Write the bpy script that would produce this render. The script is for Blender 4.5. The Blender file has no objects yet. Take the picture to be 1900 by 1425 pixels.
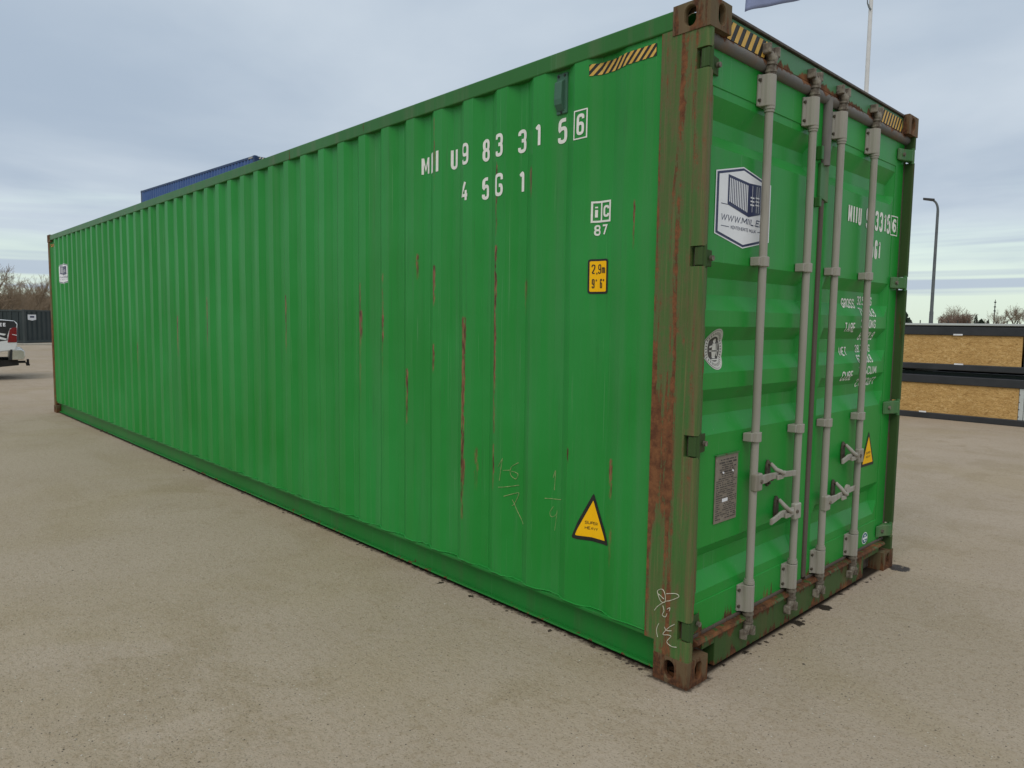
import bpy, bmesh, math, random
from mathutils import Vector, Matrix, noise as mnoise
R = math.radians
sc = bpy.context.scene
C = sc.collection

# ------------------------------------------------------------------ camera
CAM = Vector((1.63345, -2.61213, 1.57778))
YAW, PITCH, ROLL = 2.38365, -0.0851591, 0.0134086
fwd = Vector((math.cos(PITCH)*math.cos(YAW), math.cos(PITCH)*math.sin(YAW), math.sin(PITCH)))
rgt = Vector((math.sin(YAW), -math.cos(YAW), 0)); upv = rgt.cross(fwd)
r2 = math.cos(ROLL)*rgt + math.sin(ROLL)*upv
u2 = -math.sin(ROLL)*rgt + math.cos(ROLL)*upv
cam_d = bpy.data.cameras.new('camera'); cam = bpy.data.objects.new('camera', cam_d); C.objects.link(cam)
M = Matrix((r2, u2, -fwd)).transposed().to_4x4(); M.translation = CAM; cam.matrix_world = M
cam_d.sensor_width = 36; cam_d.lens = 1330.03/1900*36; cam_d.clip_end = 3000; cam_d.clip_start = .05
sc.camera = cam
sc.view_settings.view_transform = 'Standard'; sc.view_settings.look = 'None'
sc.view_settings.gamma = 1; sc.view_settings.exposure = 0.0; sc.view_settings.use_curve_mapping = False

# ------------------------------------------------------------------ node helper
class G:
    def __init__(s, nt): s.nt = nt
    def n(s, t, **k):
        o = s.nt.nodes.new(t)
        for a, b in k.items(): setattr(o, a, b)
        return o
    def put(s, sock, v):
        if isinstance(v, bpy.types.NodeSocket): s.nt.links.new(v, sock)
        elif isinstance(v, (tuple, list)):
            v = tuple(v)
            if sock.type == 'RGBA' and len(v) == 3: v = v + (1,)
            sock.default_value = v
        else:
            if sock.type == 'RGBA': v = (v, v, v, 1)
            sock.default_value = v
    def m(s, op, a, b=None, c=None, clamp=False):
        o = s.n('ShaderNodeMath', operation=op, use_clamp=clamp); s.put(o.inputs[0], a)
        if b is not None: s.put(o.inputs[1], b)
        if c is not None: s.put(o.inputs[2], c)
        return o.outputs[0]
    def vm(s, v, k, add=None):
        o = s.n('ShaderNodeMapping'); s.put(o.inputs['Vector'], v); o.inputs['Scale'].default_value = k
        if add: o.inputs['Location'].default_value = add
        return o.outputs[0]
    def noise(s, v, sc_=5, det=4, rough=.5, dist=0, col=False):
        o = s.n('ShaderNodeTexNoise'); s.put(o.inputs['Vector'], v)
        o.inputs['Scale'].default_value = sc_; o.inputs['Detail'].default_value = det
        o.inputs['Roughness'].default_value = rough; o.inputs['Distortion'].default_value = dist
        return o.outputs['Color' if col else 'Fac']
    def vor(s, v, sc_=5, feat='F1', out='Distance', rnd=1):
        o = s.n('ShaderNodeTexVoronoi', feature=feat); s.put(o.inputs['Vector'], v)
        o.inputs['Scale'].default_value = sc_; o.inputs['Randomness'].default_value = rnd
        return [o.outputs[q] for q in out] if isinstance(out, (list, tuple)) else o.outputs[out]
    def mr(s, v, a, b, c=0., d=1., smooth=False):
        o = s.n('ShaderNodeMapRange', interpolation_type='SMOOTHSTEP' if smooth else 'LINEAR'); o.clamp = True
        s.put(o.inputs[0], v); o.inputs[1].default_value = a; o.inputs[2].default_value = b
        o.inputs[3].default_value = c; o.inputs[4].default_value = d
        return o.outputs[0]
    def mix(s, f, a, b, blend='MIX'):
        o = s.n('ShaderNodeMix', data_type='RGBA', blend_type=blend)
        s.put(o.inputs[0], f); s.put(o.inputs[6], a); s.put(o.inputs[7], b)
        return o.outputs[2]
    def xyz(s, v):
        o = s.n('ShaderNodeSeparateXYZ'); s.put(o.inputs[0], v); return o.outputs
    def comb(s, x, y, z):
        o = s.n('ShaderNodeCombineXYZ'); s.put(o.inputs[0], x); s.put(o.inputs[1], y); s.put(o.inputs[2], z); return o.outputs[0]
    def bump(s, h, strength=.3, dist=.01, nrm=None):
        o = s.n('ShaderNodeBump'); o.inputs['Strength'].default_value = strength; o.inputs['Distance'].default_value = dist
        s.put(o.inputs['Height'], h)
        if nrm is not None: s.put(o.inputs['Normal'], nrm)
        return o.outputs[0]
    def obj(s): return s.n('ShaderNodeTexCoord').outputs['Object']

def newmat(name):
    m = bpy.data.materials.new(name); m.use_nodes = True
    g = G(m.node_tree); b = m.node_tree.nodes['Principled BSDF']
    return m, g, b
def setb(g, b, col=None, rough=None, metal=None, nrm=None, spec=None):
    if col is not None: g.put(b.inputs['Base Color'], col)
    if rough is not None: g.put(b.inputs['Roughness'], rough)
    if metal is not None: g.put(b.inputs['Metallic'], metal)
    if spec is not None: g.put(b.inputs['Specular IOR Level'], spec)
    if nrm is not None: g.put(b.inputs['Normal'], nrm)

# ------------------------------------------------------------------ world: broken winter overcast
SUN_EL, SUN_AZ = R(54), R(-62)      # direction towards the sun (math azimuth)
w = bpy.data.worlds.new('World'); sc.world = w; w.use_nodes = True
nt = w.node_tree; nt.nodes.clear(); g = G(nt)
d = g.n('ShaderNodeTexCoord').outputs['Generated']
X, Y, Z = g.xyz(d)
sky = g.n('ShaderNodeTexSky', sky_type='NISHITA'); sky.sun_disc = False
sky.sun_elevation = SUN_EL; sky.sun_rotation = R(90) - SUN_AZ; sky.dust_density = 2.0; sky.ozone_density = 1.2
zc = g.m('MAXIMUM', Z, 0.0)
den = g.m('ADD', zc, 0.09)
P = g.comb(g.m('DIVIDE', X, den), g.m('DIVIDE', Y, den), 0.0)
n1 = g.noise(g.vm(P, (.55, .55, 1), (3.1, 7.7, 0)), 1.0, 6, .52, .25)
n2 = g.noise(g.vm(P, (.16, .22, 1), (1.3, 2.1, 4)), 1.0, 4, .5, .2)
shade = g.m('ADD', g.m('MULTIPLY', n1, .5), g.m('MULTIPLY', n2, .5))
deck = g.mix(g.mr(shade, .38, .60, 0, 1, True), (4.10, 5.00, 6.15), (5.95, 6.75, 7.60))
# the deck darkens to blue-grey at mid height and breaks up towards the horizon
nb = g.noise(g.vm(d, (1.6, 1.6, 20), (5, 1, 2)), 1.0, 4, .55, .6)
edge = g.m('ADD', Z, g.m('MULTIPLY', g.m('SUBTRACT', nb, .5), .26))
cover = g.mr(edge, .050, .165, 0, 1, True)
nl = g.noise(g.vm(d, (.9, .9, 26), (2, 8, 1)), 1.0, 3, .5, .4)
low = g.m('MULTIPLY', g.mr(nl, .53, .60, 0, .9, True), g.mr(Z, .012, .035, 0, 1, True))
low = g.m('MULTIPLY', low, g.mr(Z, .10, .2, 1, 0))
nish = g.mix(1.0, sky.outputs[0], (1.05, 1.0, .92), 'MULTIPLY')
pale = g.mix(g.mr(Z, .0, .16), (7.8, 8.9, 7.5), (8.3, 10.0, 9.6))
clear = g.mix(.9, nish, pale)
lowc = g.mix(low, clear, (4.7, 5.5, 6.6))
col = g.mix(cover, lowc, deck)
gnd = g.mix(g.mr(Z, -.03, .0), (2.3, 2.1, 1.8), col)
bg = g.n('ShaderNodeBackground'); g.put(bg.inputs[0], gnd); bg.inputs[1].default_value = .1
nt.links.new(bg.outputs[0], g.n('ShaderNodeOutputWorld').inputs[0])
# ------------------------------------------------------------------ sun behind the cloud
sd = bpy.data.lights.new('sun', 'SUN'); sun = bpy.data.objects.new('sun', sd); C.objects.link(sun)
sd.energy = 1.3; sd.angle = R(40); sd.color = (1, .93, .84)
sdir = Vector((math.cos(SUN_EL)*math.cos(SUN_AZ), math.cos(SUN_EL)*math.sin(SUN_AZ), math.sin(SUN_EL)))
sun.rotation_euler = sdir.to_track_quat('Z', 'Y').to_euler(); sun.location = (4, -6, 12)

# ------------------------------------------------------------------ materials
def rustcol(g, v):
    f = g.noise(v, 60, 5, .65)
    a = g.mix(g.mr(f, .35, .65), (.055, .025, .014), (.145, .060, .026))
    return g.mix(g.mr(g.noise(v, 9, 3), .5, .75), a, (.23, .095, .036))

def paint(name, c1, c2, rust=.0, rust_z=None, rough=.42, streaks=(), fade=(.20, .26, .17), fade_amt=.25, rust_axis='z', bumpy=.15, spec=.22):
    """weathered container paint: cloudy colour, vertical run marks, rust specks and listed rust streaks (x, ztop, zbot, halfwidth, strength)"""
    m, g, b = newmat(name); v = g.obj(); X, Y, Z = g.xyz(v)
    big = g.noise(v, 1.1, 4, .55); run = g.noise(g.vm(v, (9, 9, .45)), 1, 5, .6)
    fine = g.noise(g.vm(v, (45, 45, 2.2)), 1, 4, .6)
    col = g.mix(g.mr(big, .35, .68), c1, c2)
    col = g.mix(g.m('MULTIPLY', g.mr(run, .50, .75), fade_amt), col, fade)
    col = g.mix(g.m('MULTIPLY', g.mr(fine, .60, .78), fade_amt*.7), col, tuple(q*.45 for q in fade))
    col = g.mix(g.m('MULTIPLY', g.mr(g.noise(g.vm(v, (95, 95, 1.1), (7, 2, 5)), 1, 3, .6), .665, .70), .22), col, (.22, .36, .22))
    rk = sk = None
    rn = g.noise(g.vm(v, (16, 16, 2.6)), 1, 6, .62, .3)
    if rust > 0 or rust_z:
        t = rn
        if rust_z:
            for z0, z1, amt in rust_z:   # more rust towards z1
                t = g.m('ADD', t, g.mr(Z, z0, z1, 0, amt))
        rk = g.mr(t, .72-rust, .78-rust, 0, 1)
    if streaks:
        wob = g.m('ADD', g.m('MULTIPLY', g.m('SUBTRACT', run, .5), .03), g.m('MULTIPLY', g.m('SUBTRACT', g.noise(g.vm(v, (1, 1, 11)), 1, 4, .7), .5), .030))
        nn = g.mr(g.noise(g.vm(v, (85, 85, 16)), 1, 4, .65), .36, .50)
    for (x0, zt, zb, hw, st) in streaks:
        dx = g.m('ABSOLUTE', g.m('ADD', g.m('SUBTRACT', X, x0), wob))
        a = g.mr(dx, hw*.55, hw*1.25, 1, 0)
        zz = g.m('MINIMUM', g.mr(Z, zb, zb+(zt-zb)*.7, .25, 1), g.mr(Z, zt-.03, zt, 1, 0))
        zz = g.m('MULTIPLY', zz, g.mr(Z, zb-.02, zb, 0, 1))
        k = g.m('MULTIPLY', g.m('MULTIPLY', g.m('MULTIPLY', a, zz), nn), st)
        sk = k if sk is None else g.m('MAXIMUM', sk, k)
    bh = g.noise(v, 140, 3)
    if sk is not None:      # scraped bare metal: dark core, red-brown rim
        col = g.mix(g.mr(sk, .05, .45), col, g.mix(g.mr(g.noise(g.vm(v, (60, 60, 14)), 1, 3), .38, .62), (.085, .034, .018), (.26, .125, .060)))
    if rk is not None:
        col = g.mix(rk, col, rustcol(g, v)); rough_s = g.mr(rk, 0, 1, rough, .85)
        h = bh if streaks else g.m('ADD', g.m('MULTIPLY', bh, .3), g.m('MULTIPLY', rk, -.6))
    else: rough_s = g.mr(run, .3, .7, rough-.06, rough+.1); h = bh
    setb(g, b, col, rough_s, nrm=g.bump(h, bumpy, .003), spec=spec)
    return m

GREEN, GREEN2 = (.015, .232, .030), (.026, .270, .050)
side_streaks = [   # scrapes sit on the proud edges of the ribs
    (-1.545, 1.615, 1.40, .021, 1), (-1.543, 1.50, .44, .015, 1), (-1.540, .80, .60, .022, .8), (-1.272, 2.00, .98, .011, 1), (-1.274, .92, .66, .008, .6),
    (-2.648, 1.66, 1.46, .026, 1), (-2.650, 1.85, 1.02, .014, .35), (-2.375, 1.63, 1.44, .013, 1), (-2.376, 1.9, 1.1, .010, .3),
    (-2.098, 1.29, .94, .014, .9), (-1.822, 1.92, 1.68, .012, 1), (-1.824, 1.46, 1.28, .011, .9), (-1.06, 1.82, 1.62, .016, .35),
    (-.47, .95, .76, .013, .9), (-.725, .97, .87, .006, .9), (-.46, .62, .38, .012, .25), (-1.44, .88, .62, .010, .3), (-1.02, 2.38, 2.22, .012, .7), (-.36, 2.14, 1.92, .006, .55),
    (-3.755, 1.78, 1.32, .012, .9), (-6.235, 1.62, 1.18, .02, .7), (-5.41, 1.80, 1.30, .016, .7), (-1.274, 2.44, 2.05, .005, .7), (-1.826, 2.78, 2.35, .004, .5), (-7.614, 1.3, .95, .018, .5), (-2.0, 2.0, 1.84, .008, .6)]
m_side = paint('green wall paint', GREEN, GREEN2, rust=.0, rough=.42, streaks=side_streaks, fade=(.075, .225, .085), fade_amt=.45, spec=.24)
m_green = paint('green paint', GREEN, GREEN2, rust=.02, rough=.42, fade=(.09, .19, .08), fade_amt=.35)
m_brail = paint('green sill rail paint', (.013, .175, .026), (.020, .205, .036), rust=.03, rust_z=[(.045, .012, .16)], fade=(.06, .12, .045), fade_amt=.5)
m_rail = paint('green rail paint', (.026, .135, .024), (.036, .165, .036), rust=.06, fade=(.12, .15, .08), fade_amt=.55)
m_door = paint('green door paint', (.013, .258, .028), (.017, .295, .040), rust=.0, rust_z=[(.36, .17, .22), (2.60, 2.78, .10)], rough=.36, spec=.26, fade=(.07, .22, .08), fade_amt=.25)
m_sill = paint('mossy green sill paint', (.036, .085, .022), (.060, .105, .030), rust=.10, rust_z=[(.10, .165, .22), (.07, .01, .20)], fade=(.10, .085, .035), fade_amt=.9, bumpy=.5)
m_header = paint('green header paint', (.060, .190, .080), (.075, .215, .095), rust=.03, rust_z=[(2.835, 2.785, .34)], fade=(.15, .2, .12), fade_amt=.4)
m_hinge = paint('mossy hinge paint', (.05, .16, .05), (.09, .19, .08), rust=.10, fade=(.2, .22, .13), fade_amt=.6, bumpy=.6)
m_vent = paint('dull green vent plastic', (.045, .13, .085), (.06, .15, .10), rust=0, rough=.55, fade=(.1, .17, .13), fade_amt=.3)
m_cast = paint('rusty corner steel', (.15, .085, .045), (.11, .10, .05), rust=.20, rust_z=[(.12, .0, .12)], rough=.7, fade=(.2, .16, .09), fade_amt=.5, bumpy=.6)

def post_mat():
    m, g, b = newmat('rusty olive post paint'); v = g.obj(); X, Y, Z = g.xyz(v)
    run = g.noise(g.vm(v, (26, 26, 1.5)), 1, 6, .66, .5); run2 = g.noise(g.vm(v, (60, 60, 1.6), (3, 1, 2)), 1, 5, .6)
    col = g.mix(g.mr(run2, .35, .7), (.052, .150, .036), (.100, .155, .050))
    col = g.mix(g.mr(g.noise(v, 2.2, 4), .45, .7, 0, .6), col, (.120, .100, .042))
    pale = g.m('MULTIPLY', g.mr(run2, .56, .70), .5)
    col = g.mix(pale, col, (.22, .19, .075))
    # tan sky highlight painted on the rounded edge towards the doors
    col = g.mix(g.m('MULTIPLY', g.m('MULTIPLY', g.mr(X, -.036, -.016), g.mr(Y, .030, .036, 1, 0)), g.mr(run, .40, .62, .05, .75)), col, (.19, .115, .065))
    # rust: left edge, a run down the middle and a big scabby patch in the lower half
    k = g.mr(X, -.205, -.225, 0, .14)
    k = g.m('ADD', k, g.m('MULTIPLY', g.mr(g.m('ABSOLUTE', g.m('ADD', X, .120)), .0, .030, .17, 0), g.mr(Z, .3, 2.0, 1, .75)))
    patch = g.m('MULTIPLY', g.m('MULTIPLY', g.mr(X, -.09, -.13), g.mr(Z, .50, .95)), g.mr(Z, 1.05, 1.60, 1, 0))
    k = g.m('ADD', k, g.m('MULTIPLY', patch, .24))
    k = g.m('ADD', k, g.mr(Z, .22, .0, 0, .1))
    k = g.m('ADD', k, g.m('MULTIPLY', g.mr(Z, 2.1, 2.75), .05)); k = g.m('SUBTRACT', k, g.mr(Y, .5, .6, 0, .06))
    t = g.m('ADD', run, k); scab = g.noise(v, 17, 5, .7); t = g.m('ADD', t, g.m('MULTIPLY', g.m('SUBTRACT', scab, .5), .42)); rk = g.mr(t, .615, .67)
    col = g.mix(g.m('MULTIPLY', g.mr(t, .50, .585), .55), col, (.150, .110, .055))
    col = g.mix(rk, col, g.mix(g.mr(scab, .4, .6), (.110, .046, .024), (.215, .092, .040)))
    setb(g, b, col, g.mr(rk, 0, 1, .5, .85), nrm=g.bump(g.m('ADD', g.m('MULTIPLY', rk, -.5), g.m('MULTIPLY', g.noise(v, 90, 4), .4)), .5, .004), spec=.15)
    return m
m_post = post_mat()
m_post_shade = paint('shaded rusty green post paint', (.040, .085, .026), (.060, .095, .034), rust=.09, rough=.7, fade=(.07, .05, .03), fade_amt=.8, bumpy=.4, spec=.12)  # dark green paints in the far flange's shade; rust and runs on top

def simple(name, c1, c2, rough=.5, metal=0., ns=20, det=4, stretch=(1, 1, 1), lo=.35, hi=.65, bump=.1, spec=.4, bd=.003):
    m, g, b = newmat(name); v = g.vm(g.obj(), stretch); f = g.noise(v, ns, det, .6)
    setb(g, b, g.mix(g.mr(f, lo, hi), c1, c2), g.mr(f, .3, .7, rough-.05, rough+.1), metal, g.bump(f, bump, bd), spec)
    return m
m_bar = paint('grey galvanised paint', (.30, .278, .235), (.37, .348, .30), rust=.025, rough=.5, fade=(.15, .115, .075), fade_amt=.75, bumpy=.25)
m_bar_dirty = simple('grimy grey steel', (.26, .23, .18), (.07, .050, .035), .6, 0, 30, 5, bump=.4)
m_latch_dark = simple('greasy dark steel', (.06, .045, .035), (.12, .095, .075), .55, .2, 40)
m_gasket = simple('weathered grey rubber', (.135, .125, .115), (.20, .185, .165), .7, 0, 12, 5, (1, 1, .3))
m_gasket_b = paint('rust stained seal rubber', (.085, .062, .048), (.13, .105, .085), rust=.09, rough=.7, fade=(.2, .18, .15), fade_amt=.4)
m_gasket_top = paint('rust stained grey seal', (.13, .125, .118), (.18, .172, .16), rust=.06, rust_z=[(2.750, 2.785, .26)], rough=.65, fade=(.25, .13, .06), fade_amt=.5)
m_black = simple('black rubber dark', (.012, .012, .012), (.02, .02, .02), .6)
m_white = simple('white lettering paint', (.74, .73, .66), (.84, .83, .77), .5, 0, 30, bump=.03)
m_dwhite = simple('white sticker film', (.78, .78, .80), (.84, .84, .86), .35, 0, 6, bump=.02)
m_navy = simple('navy print', (.016, .022, .075), (.022, .03, .095), .4, bump=.02)
m_yellow = simple('yellow sticker film', (.93, .49, .004), (.96, .53, .008), .5, 0, 8, bump=.02, spec=.15)
m_ystripe = simple('faded yellow stripe', (.60, .34, .045), (.70, .44, .10), .5, 0, 25, bump=.02)
m_print = simple('black print', (.010, .010, .009), (.02, .018, .016), .5, 0, 30, bump=.02)
m_seal = simple('aged cream sticker', (.52, .51, .46), (.60, .58, .52), .5, 0, 20, bump=.03)
m_sealdark = simple('dark seal print', (.04, .035, .03), (.07, .06, .055), .5)
m_plate = simple('tarnished data plate', (.21, .172, .135), (.27, .225, .18), .5, .1, 30)
m_teal = simple('teal sticker print', (.02, .13, .17), (.03, .17, .21), .4)
m_chalk = simple('yellowish chalk line', (.34, .38, .16), (.16, .28, .09), .9, 0, 50, 4, lo=.4, hi=.6)
m_chalkw = simple('pale chalk line', (.62, .60, .48), (.45, .43, .32), .9, 0, 50, 4, lo=.4, hi=.6)

# ------------------------------------------------------------------ mesh helpers
class MB:
    def __init__(s): s.v = []; s.f = []; s.sm = []
    def add(s, vs, fs, smooth=False):
        o = len(s.v); s.v += [tuple(q) for q in vs]; s.f += [[i+o for i in f] for f in fs]; s.sm += [smooth]*len(fs); return s
    def box(s, x0, x1, y0, y1, z0, z1):
        vs = [(x, y, z) for z in (z0, z1) for y in (y0, y1) for x in (x0, x1)]
        return s.add(vs, [(0, 2, 3, 1), (4, 5, 7, 6), (0, 1, 5, 4), (1, 3, 7, 5), (3, 2, 6, 7), (2, 0, 4, 6)])
    def hexa(s, b, t):   # four bottom pts, four top pts
        return s.add(list(b)+list(t), [(3, 2, 1, 0), (4, 5, 6, 7), (0, 1, 5, 4), (1, 2, 6, 5), (2, 3, 7, 6), (3, 0, 4, 7)])
    def tube(s, pts, rad, n=10, caps=True, smooth=True):
        pts = [Vector(q) for q in pts]; rs = rad if isinstance(rad, (list, tuple)) else [rad]*len(pts)
        rings = []; ref = None
        for i, q in enumerate(pts):
            t = (pts[min(i+1, len(pts)-1)] - pts[max(i-1, 0)]).normalized()
            if ref is None: ref = Vector((0, 0, 1)) if abs(t.z) < .9 else Vector((1, 0, 0))
            a = (ref - t*ref.dot(t)).normalized(); ref = a; bb = t.cross(a)
            rings.append([q + (a*math.cos(k*2*math.pi/n) + bb*math.sin(k*2*math.pi/n))*rs[i] for k in range(n)])
        vs = [p for r_ in rings for p in r_]; fs = []
        for i in range(len(pts)-1):
            for k in range(n): fs.append((i*n+k, i*n+(k+1) % n, (i+1)*n+(k+1) % n, (i+1)*n+k))
        s.add(vs, fs, smooth)
        if caps: s.add(rings[0], [tuple(range(n))[::-1]]); s.add(rings[-1], [tuple(range(n))])
        return s
    def prism(s, prof, axis, a, b):
        """closed 2-D profile extruded along axis ('x','y','z')"""
        def P(q, t):
            return {'x': (t, q[0], q[1]), 'y': (q[0], t, q[1]), 'z': (q[0], q[1], t)}[axis]
        n = len(prof); vs = [P(q, a) for q in prof]+[P(q, b) for q in prof]
        return s.add(vs, [tuple(range(n))[::-1], tuple(range(n, 2*n))]+[(i, (i+1) % n, n+(i+1) % n, n+i) for i in range(n)])
    def mesh(s, name):
        me = bpy.data.meshes.new(name); me.from_pydata(s.v, [], s.f); me.polygons.foreach_set('use_smooth', s.sm); me.update(); return me
    def build(s, name, mat, parent=None, bevel=0, seg=2, loc=None):
        o = bpy.data.objects.new(name, s.mesh(name)); C.objects.link(o); o.data.materials.append(mat)
        if parent: o.parent = parent
        if loc: o.location = loc
        if bevel:
            md = o.modifiers.new('bevel', 'BEVEL'); md.width = bevel; md.segments = seg; md.limit_method = 'ANGLE'; md.angle_limit = R(40)
        return o
def box(name, mat, parent, x0, x1, y0, y1, z0, z1, bevel=0): return MB().box(x0, x1, y0, y1, z0, z1).build(name, mat, parent, bevel)
def empty(name, label, cat, loc=(0, 0, 0), rz=0, group=None):
    o = bpy.data.objects.new(name, None); C.objects.link(o); o.location = loc; o.rotation_euler.z = rz; o.empty_display_size = .3
    return tag(o, label, cat, group)
def tag(o, label, cat, group=None):
    o['label'] = label; o['category'] = cat
    if group: o['group'] = group
    return o
def copy_tree(o, parent=None):
    kids = list(o.children); c = o.copy(); C.objects.link(c); c.parent = parent
    for k in kids: copy_tree(k, c)
    return c
def link_mesh(name, me, mat, parent=None):
    o = bpy.data.objects.new(name, me); C.objects.link(o)
    if not me.materials: me.materials.append(mat)
    if parent: o.parent = parent
    return o

# ------------------------------------------------------------------ ground
def ground_mat():
    m, g, b = newmat('dusty compacted asphalt'); v = g.obj(); X, Y, Z = g.xyz(v)
    big = g.noise(v, .22, 5, .55, .3); mid = g.noise(v, 1.1, 6, .6, .4); pt = g.noise(g.vm(v, (1, 1, 1), (9, 4, 0)), .55, 5, .6, .6)
    grain = g.noise(v, 95, 2, .7); gr2 = g.noise(v, 28, 3, .65)
    col = g.mix(g.mr(mid, .35, .65), (.385, .312, .232), (.417, .340, .257))
    col = g.mix(g.mr(pt, .46, .66, 0, .55), col, (.352, .280, .172))
    col = g.mix(g.mr(big, .5, .68, 0, .35), col, (.425, .335, .240))
    # patches where the dust is worn off to the coarser grit, and faint drag marks
    rot = g.n('ShaderNodeMapping'); g.put(rot.inputs['Vector'], v); rot.inputs['Rotation'].default_value = (0, 0, R(38)); rot.inputs['Scale'].default_value = (.35, 3.2, 1)
    drag = g.noise(rot.outputs[0], 1.0, 5, .62, .5); worn = g.noise(g.vm(v, (1, 1, 1), (4, 9, 2)), 1.9, 6, .66, .5)
    wm = g.m('MULTIPLY', g.mr(worn, .50, .60), g.mr(big, .38, .60))
    col = g.mix(g.mr(drag, .54, .68, 0, .30), col, (.335, .262, .172))
    col = g.mix(g.m('MULTIPLY', wm, .38), col, (.300, .236, .140))
    gr2 = g.m('ADD', gr2, g.m('MULTIPLY', wm, .05)); grain = g.m('SUBTRACT', grain, g.m('MULTIPLY', wm, .035))
    col = g.mix(g.mr(gr2, .50, .70, 0, .45), col, (.275, .205, .125))
    col = g.mix(g.mr(grain, .30, .45, .60, 0), col, (.15, .115, .070))
    col = g.mix(g.mr(grain, .60, .74, 0, .42), col, (.56, .46, .33))
    vd, vc = g.vor(v, 60, out=('Distance', 'Color'))
    st = g.m('MULTIPLY', g.mr(vd, .16, .22, 1, 0), g.mr(g.xyz(vc)[0], .86, .88))
    col = g.mix(st, col, g.mix(g.mr(g.xyz(vc)[1], .35, .6), (.07, .06, .048), (.50, .46, .38)))
    vd2, vc2 = g.vor(v, 130, out=('Distance', 'Color')); st2 = g.m('MULTIPLY', g.mr(vd2, .2, .28, 1, 0), g.mr(g.xyz(vc2)[0], .86, .88))
    col = g.mix(g.m('MULTIPLY', st2, .75), col, (.075, .062, .048))
    # wet seepage spots below the doors and dirt plus painted under-shadow beneath the container
    wob = g.m('MULTIPLY', g.m('SUBTRACT', g.noise(v, 26, 4, .7), .5), .12)
    sp = None
    for (sx, sy, rr) in ((-.007, 1.061, .040), (-.001, 1.376, .046), (-.047, 1.655, .035), (-.072, .342, .050), (-.02, .522, .020), (-.05, 1.50, .030), (-.06, 1.90, .045), (-.05, 1.77, .03),
                         (.045, 2.42, .07), (-1.731, -.005, .022), (-1.442, -.005, .018)):
        dd = g.m('SQRT', g.m('ADD', g.m('POWER', g.m('SUBTRACT', X, sx), 2), g.m('POWER', g.m('SUBTRACT', Y, sy), 2)))
        k = g.mr(g.m('ADD', dd, wob), rr*.85, rr*1.1, 1, 0); sp = k if sp is None else g.m('MAXIMUM', sp, k)
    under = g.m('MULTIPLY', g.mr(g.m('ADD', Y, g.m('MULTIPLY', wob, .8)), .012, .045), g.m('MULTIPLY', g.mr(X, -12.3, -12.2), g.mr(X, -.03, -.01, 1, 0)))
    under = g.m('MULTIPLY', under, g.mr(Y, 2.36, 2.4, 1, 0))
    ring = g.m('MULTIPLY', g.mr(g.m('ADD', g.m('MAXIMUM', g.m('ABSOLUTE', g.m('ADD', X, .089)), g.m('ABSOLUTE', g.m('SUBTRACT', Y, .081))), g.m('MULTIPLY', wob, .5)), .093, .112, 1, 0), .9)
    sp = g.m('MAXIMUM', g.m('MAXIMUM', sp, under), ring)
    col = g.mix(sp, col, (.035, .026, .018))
    h = g.m('ADD', g.m('MULTIPLY', g.noise(v, 95, 2, .7), .5), g.m('MULTIPLY', g.noise(v, 28, 3, .65), .9))
    setb(g, b, col, g.mr(sp, 0, 1, .92, .55), nrm=g.bump(h, .55, .012), spec=.2)
    return m
m_ground = ground_mat()
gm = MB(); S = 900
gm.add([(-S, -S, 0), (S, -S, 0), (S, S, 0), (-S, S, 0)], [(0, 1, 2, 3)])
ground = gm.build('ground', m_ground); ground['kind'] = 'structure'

# loose grit and pebbles lying on the yard
def gravel():
    rnd = random.Random(4); b = MB(); n = 0
    while n < 6500:
        dist = .35 + 6.5*rnd.random()**1.5; a = YAW + (rnd.random()-.5)*1.75
        x = CAM.x + math.cos(a)*dist; y = CAM.y + math.sin(a)*dist
        if -12.3 < x < .03 and -.02 < y < 2.5: continue
        if mnoise.noise((x*.7, y*.7, 3)) + .5*rnd.random() < .12: continue
        n += 1
        r = (.0016 + .0034*rnd.random()**2) * (1.6 if rnd.random() < .06 else 1)
        q = [Vector((rnd.uniform(.7, 1.3)*cx, rnd.uniform(.7, 1.2)*cy, rnd.uniform(.5, .9)*cz)) for cx, cy, cz in ((1, 0, .25), (0, 1, .25), (-1, 0, .25), (0, -1, .25), (0, 0, 1))]
        rot = Matrix.Rotation(rnd.random()*6.28, 3, 'Z')
        b.add([rot @ p*r + Vector((x, y, .0005)) for p in q], [(0, 1, 4), (1, 2, 4), (2, 3, 4), (3, 0, 4), (3, 2, 1, 0)])
    m, g, bs = newmat('grit stone'); o = g.n('ShaderNodeNewGeometry').outputs['Random Per Island']
    c = g.mix(g.mr(o, .0, .75), (.10, .085, .062), (.34, .29, .225)); c = g.mix(g.mr(o, .93, .94), c, (.60, .56, .48))
    setb(g, bs, c, .9)
    ob = b.build('loose_gravel', m); ob['kind'] = 'stuff'; ob['label'] = 'loose grit and small pebbles scattered over the yard'; ob['category'] = 'gravel'
gravel()

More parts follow.
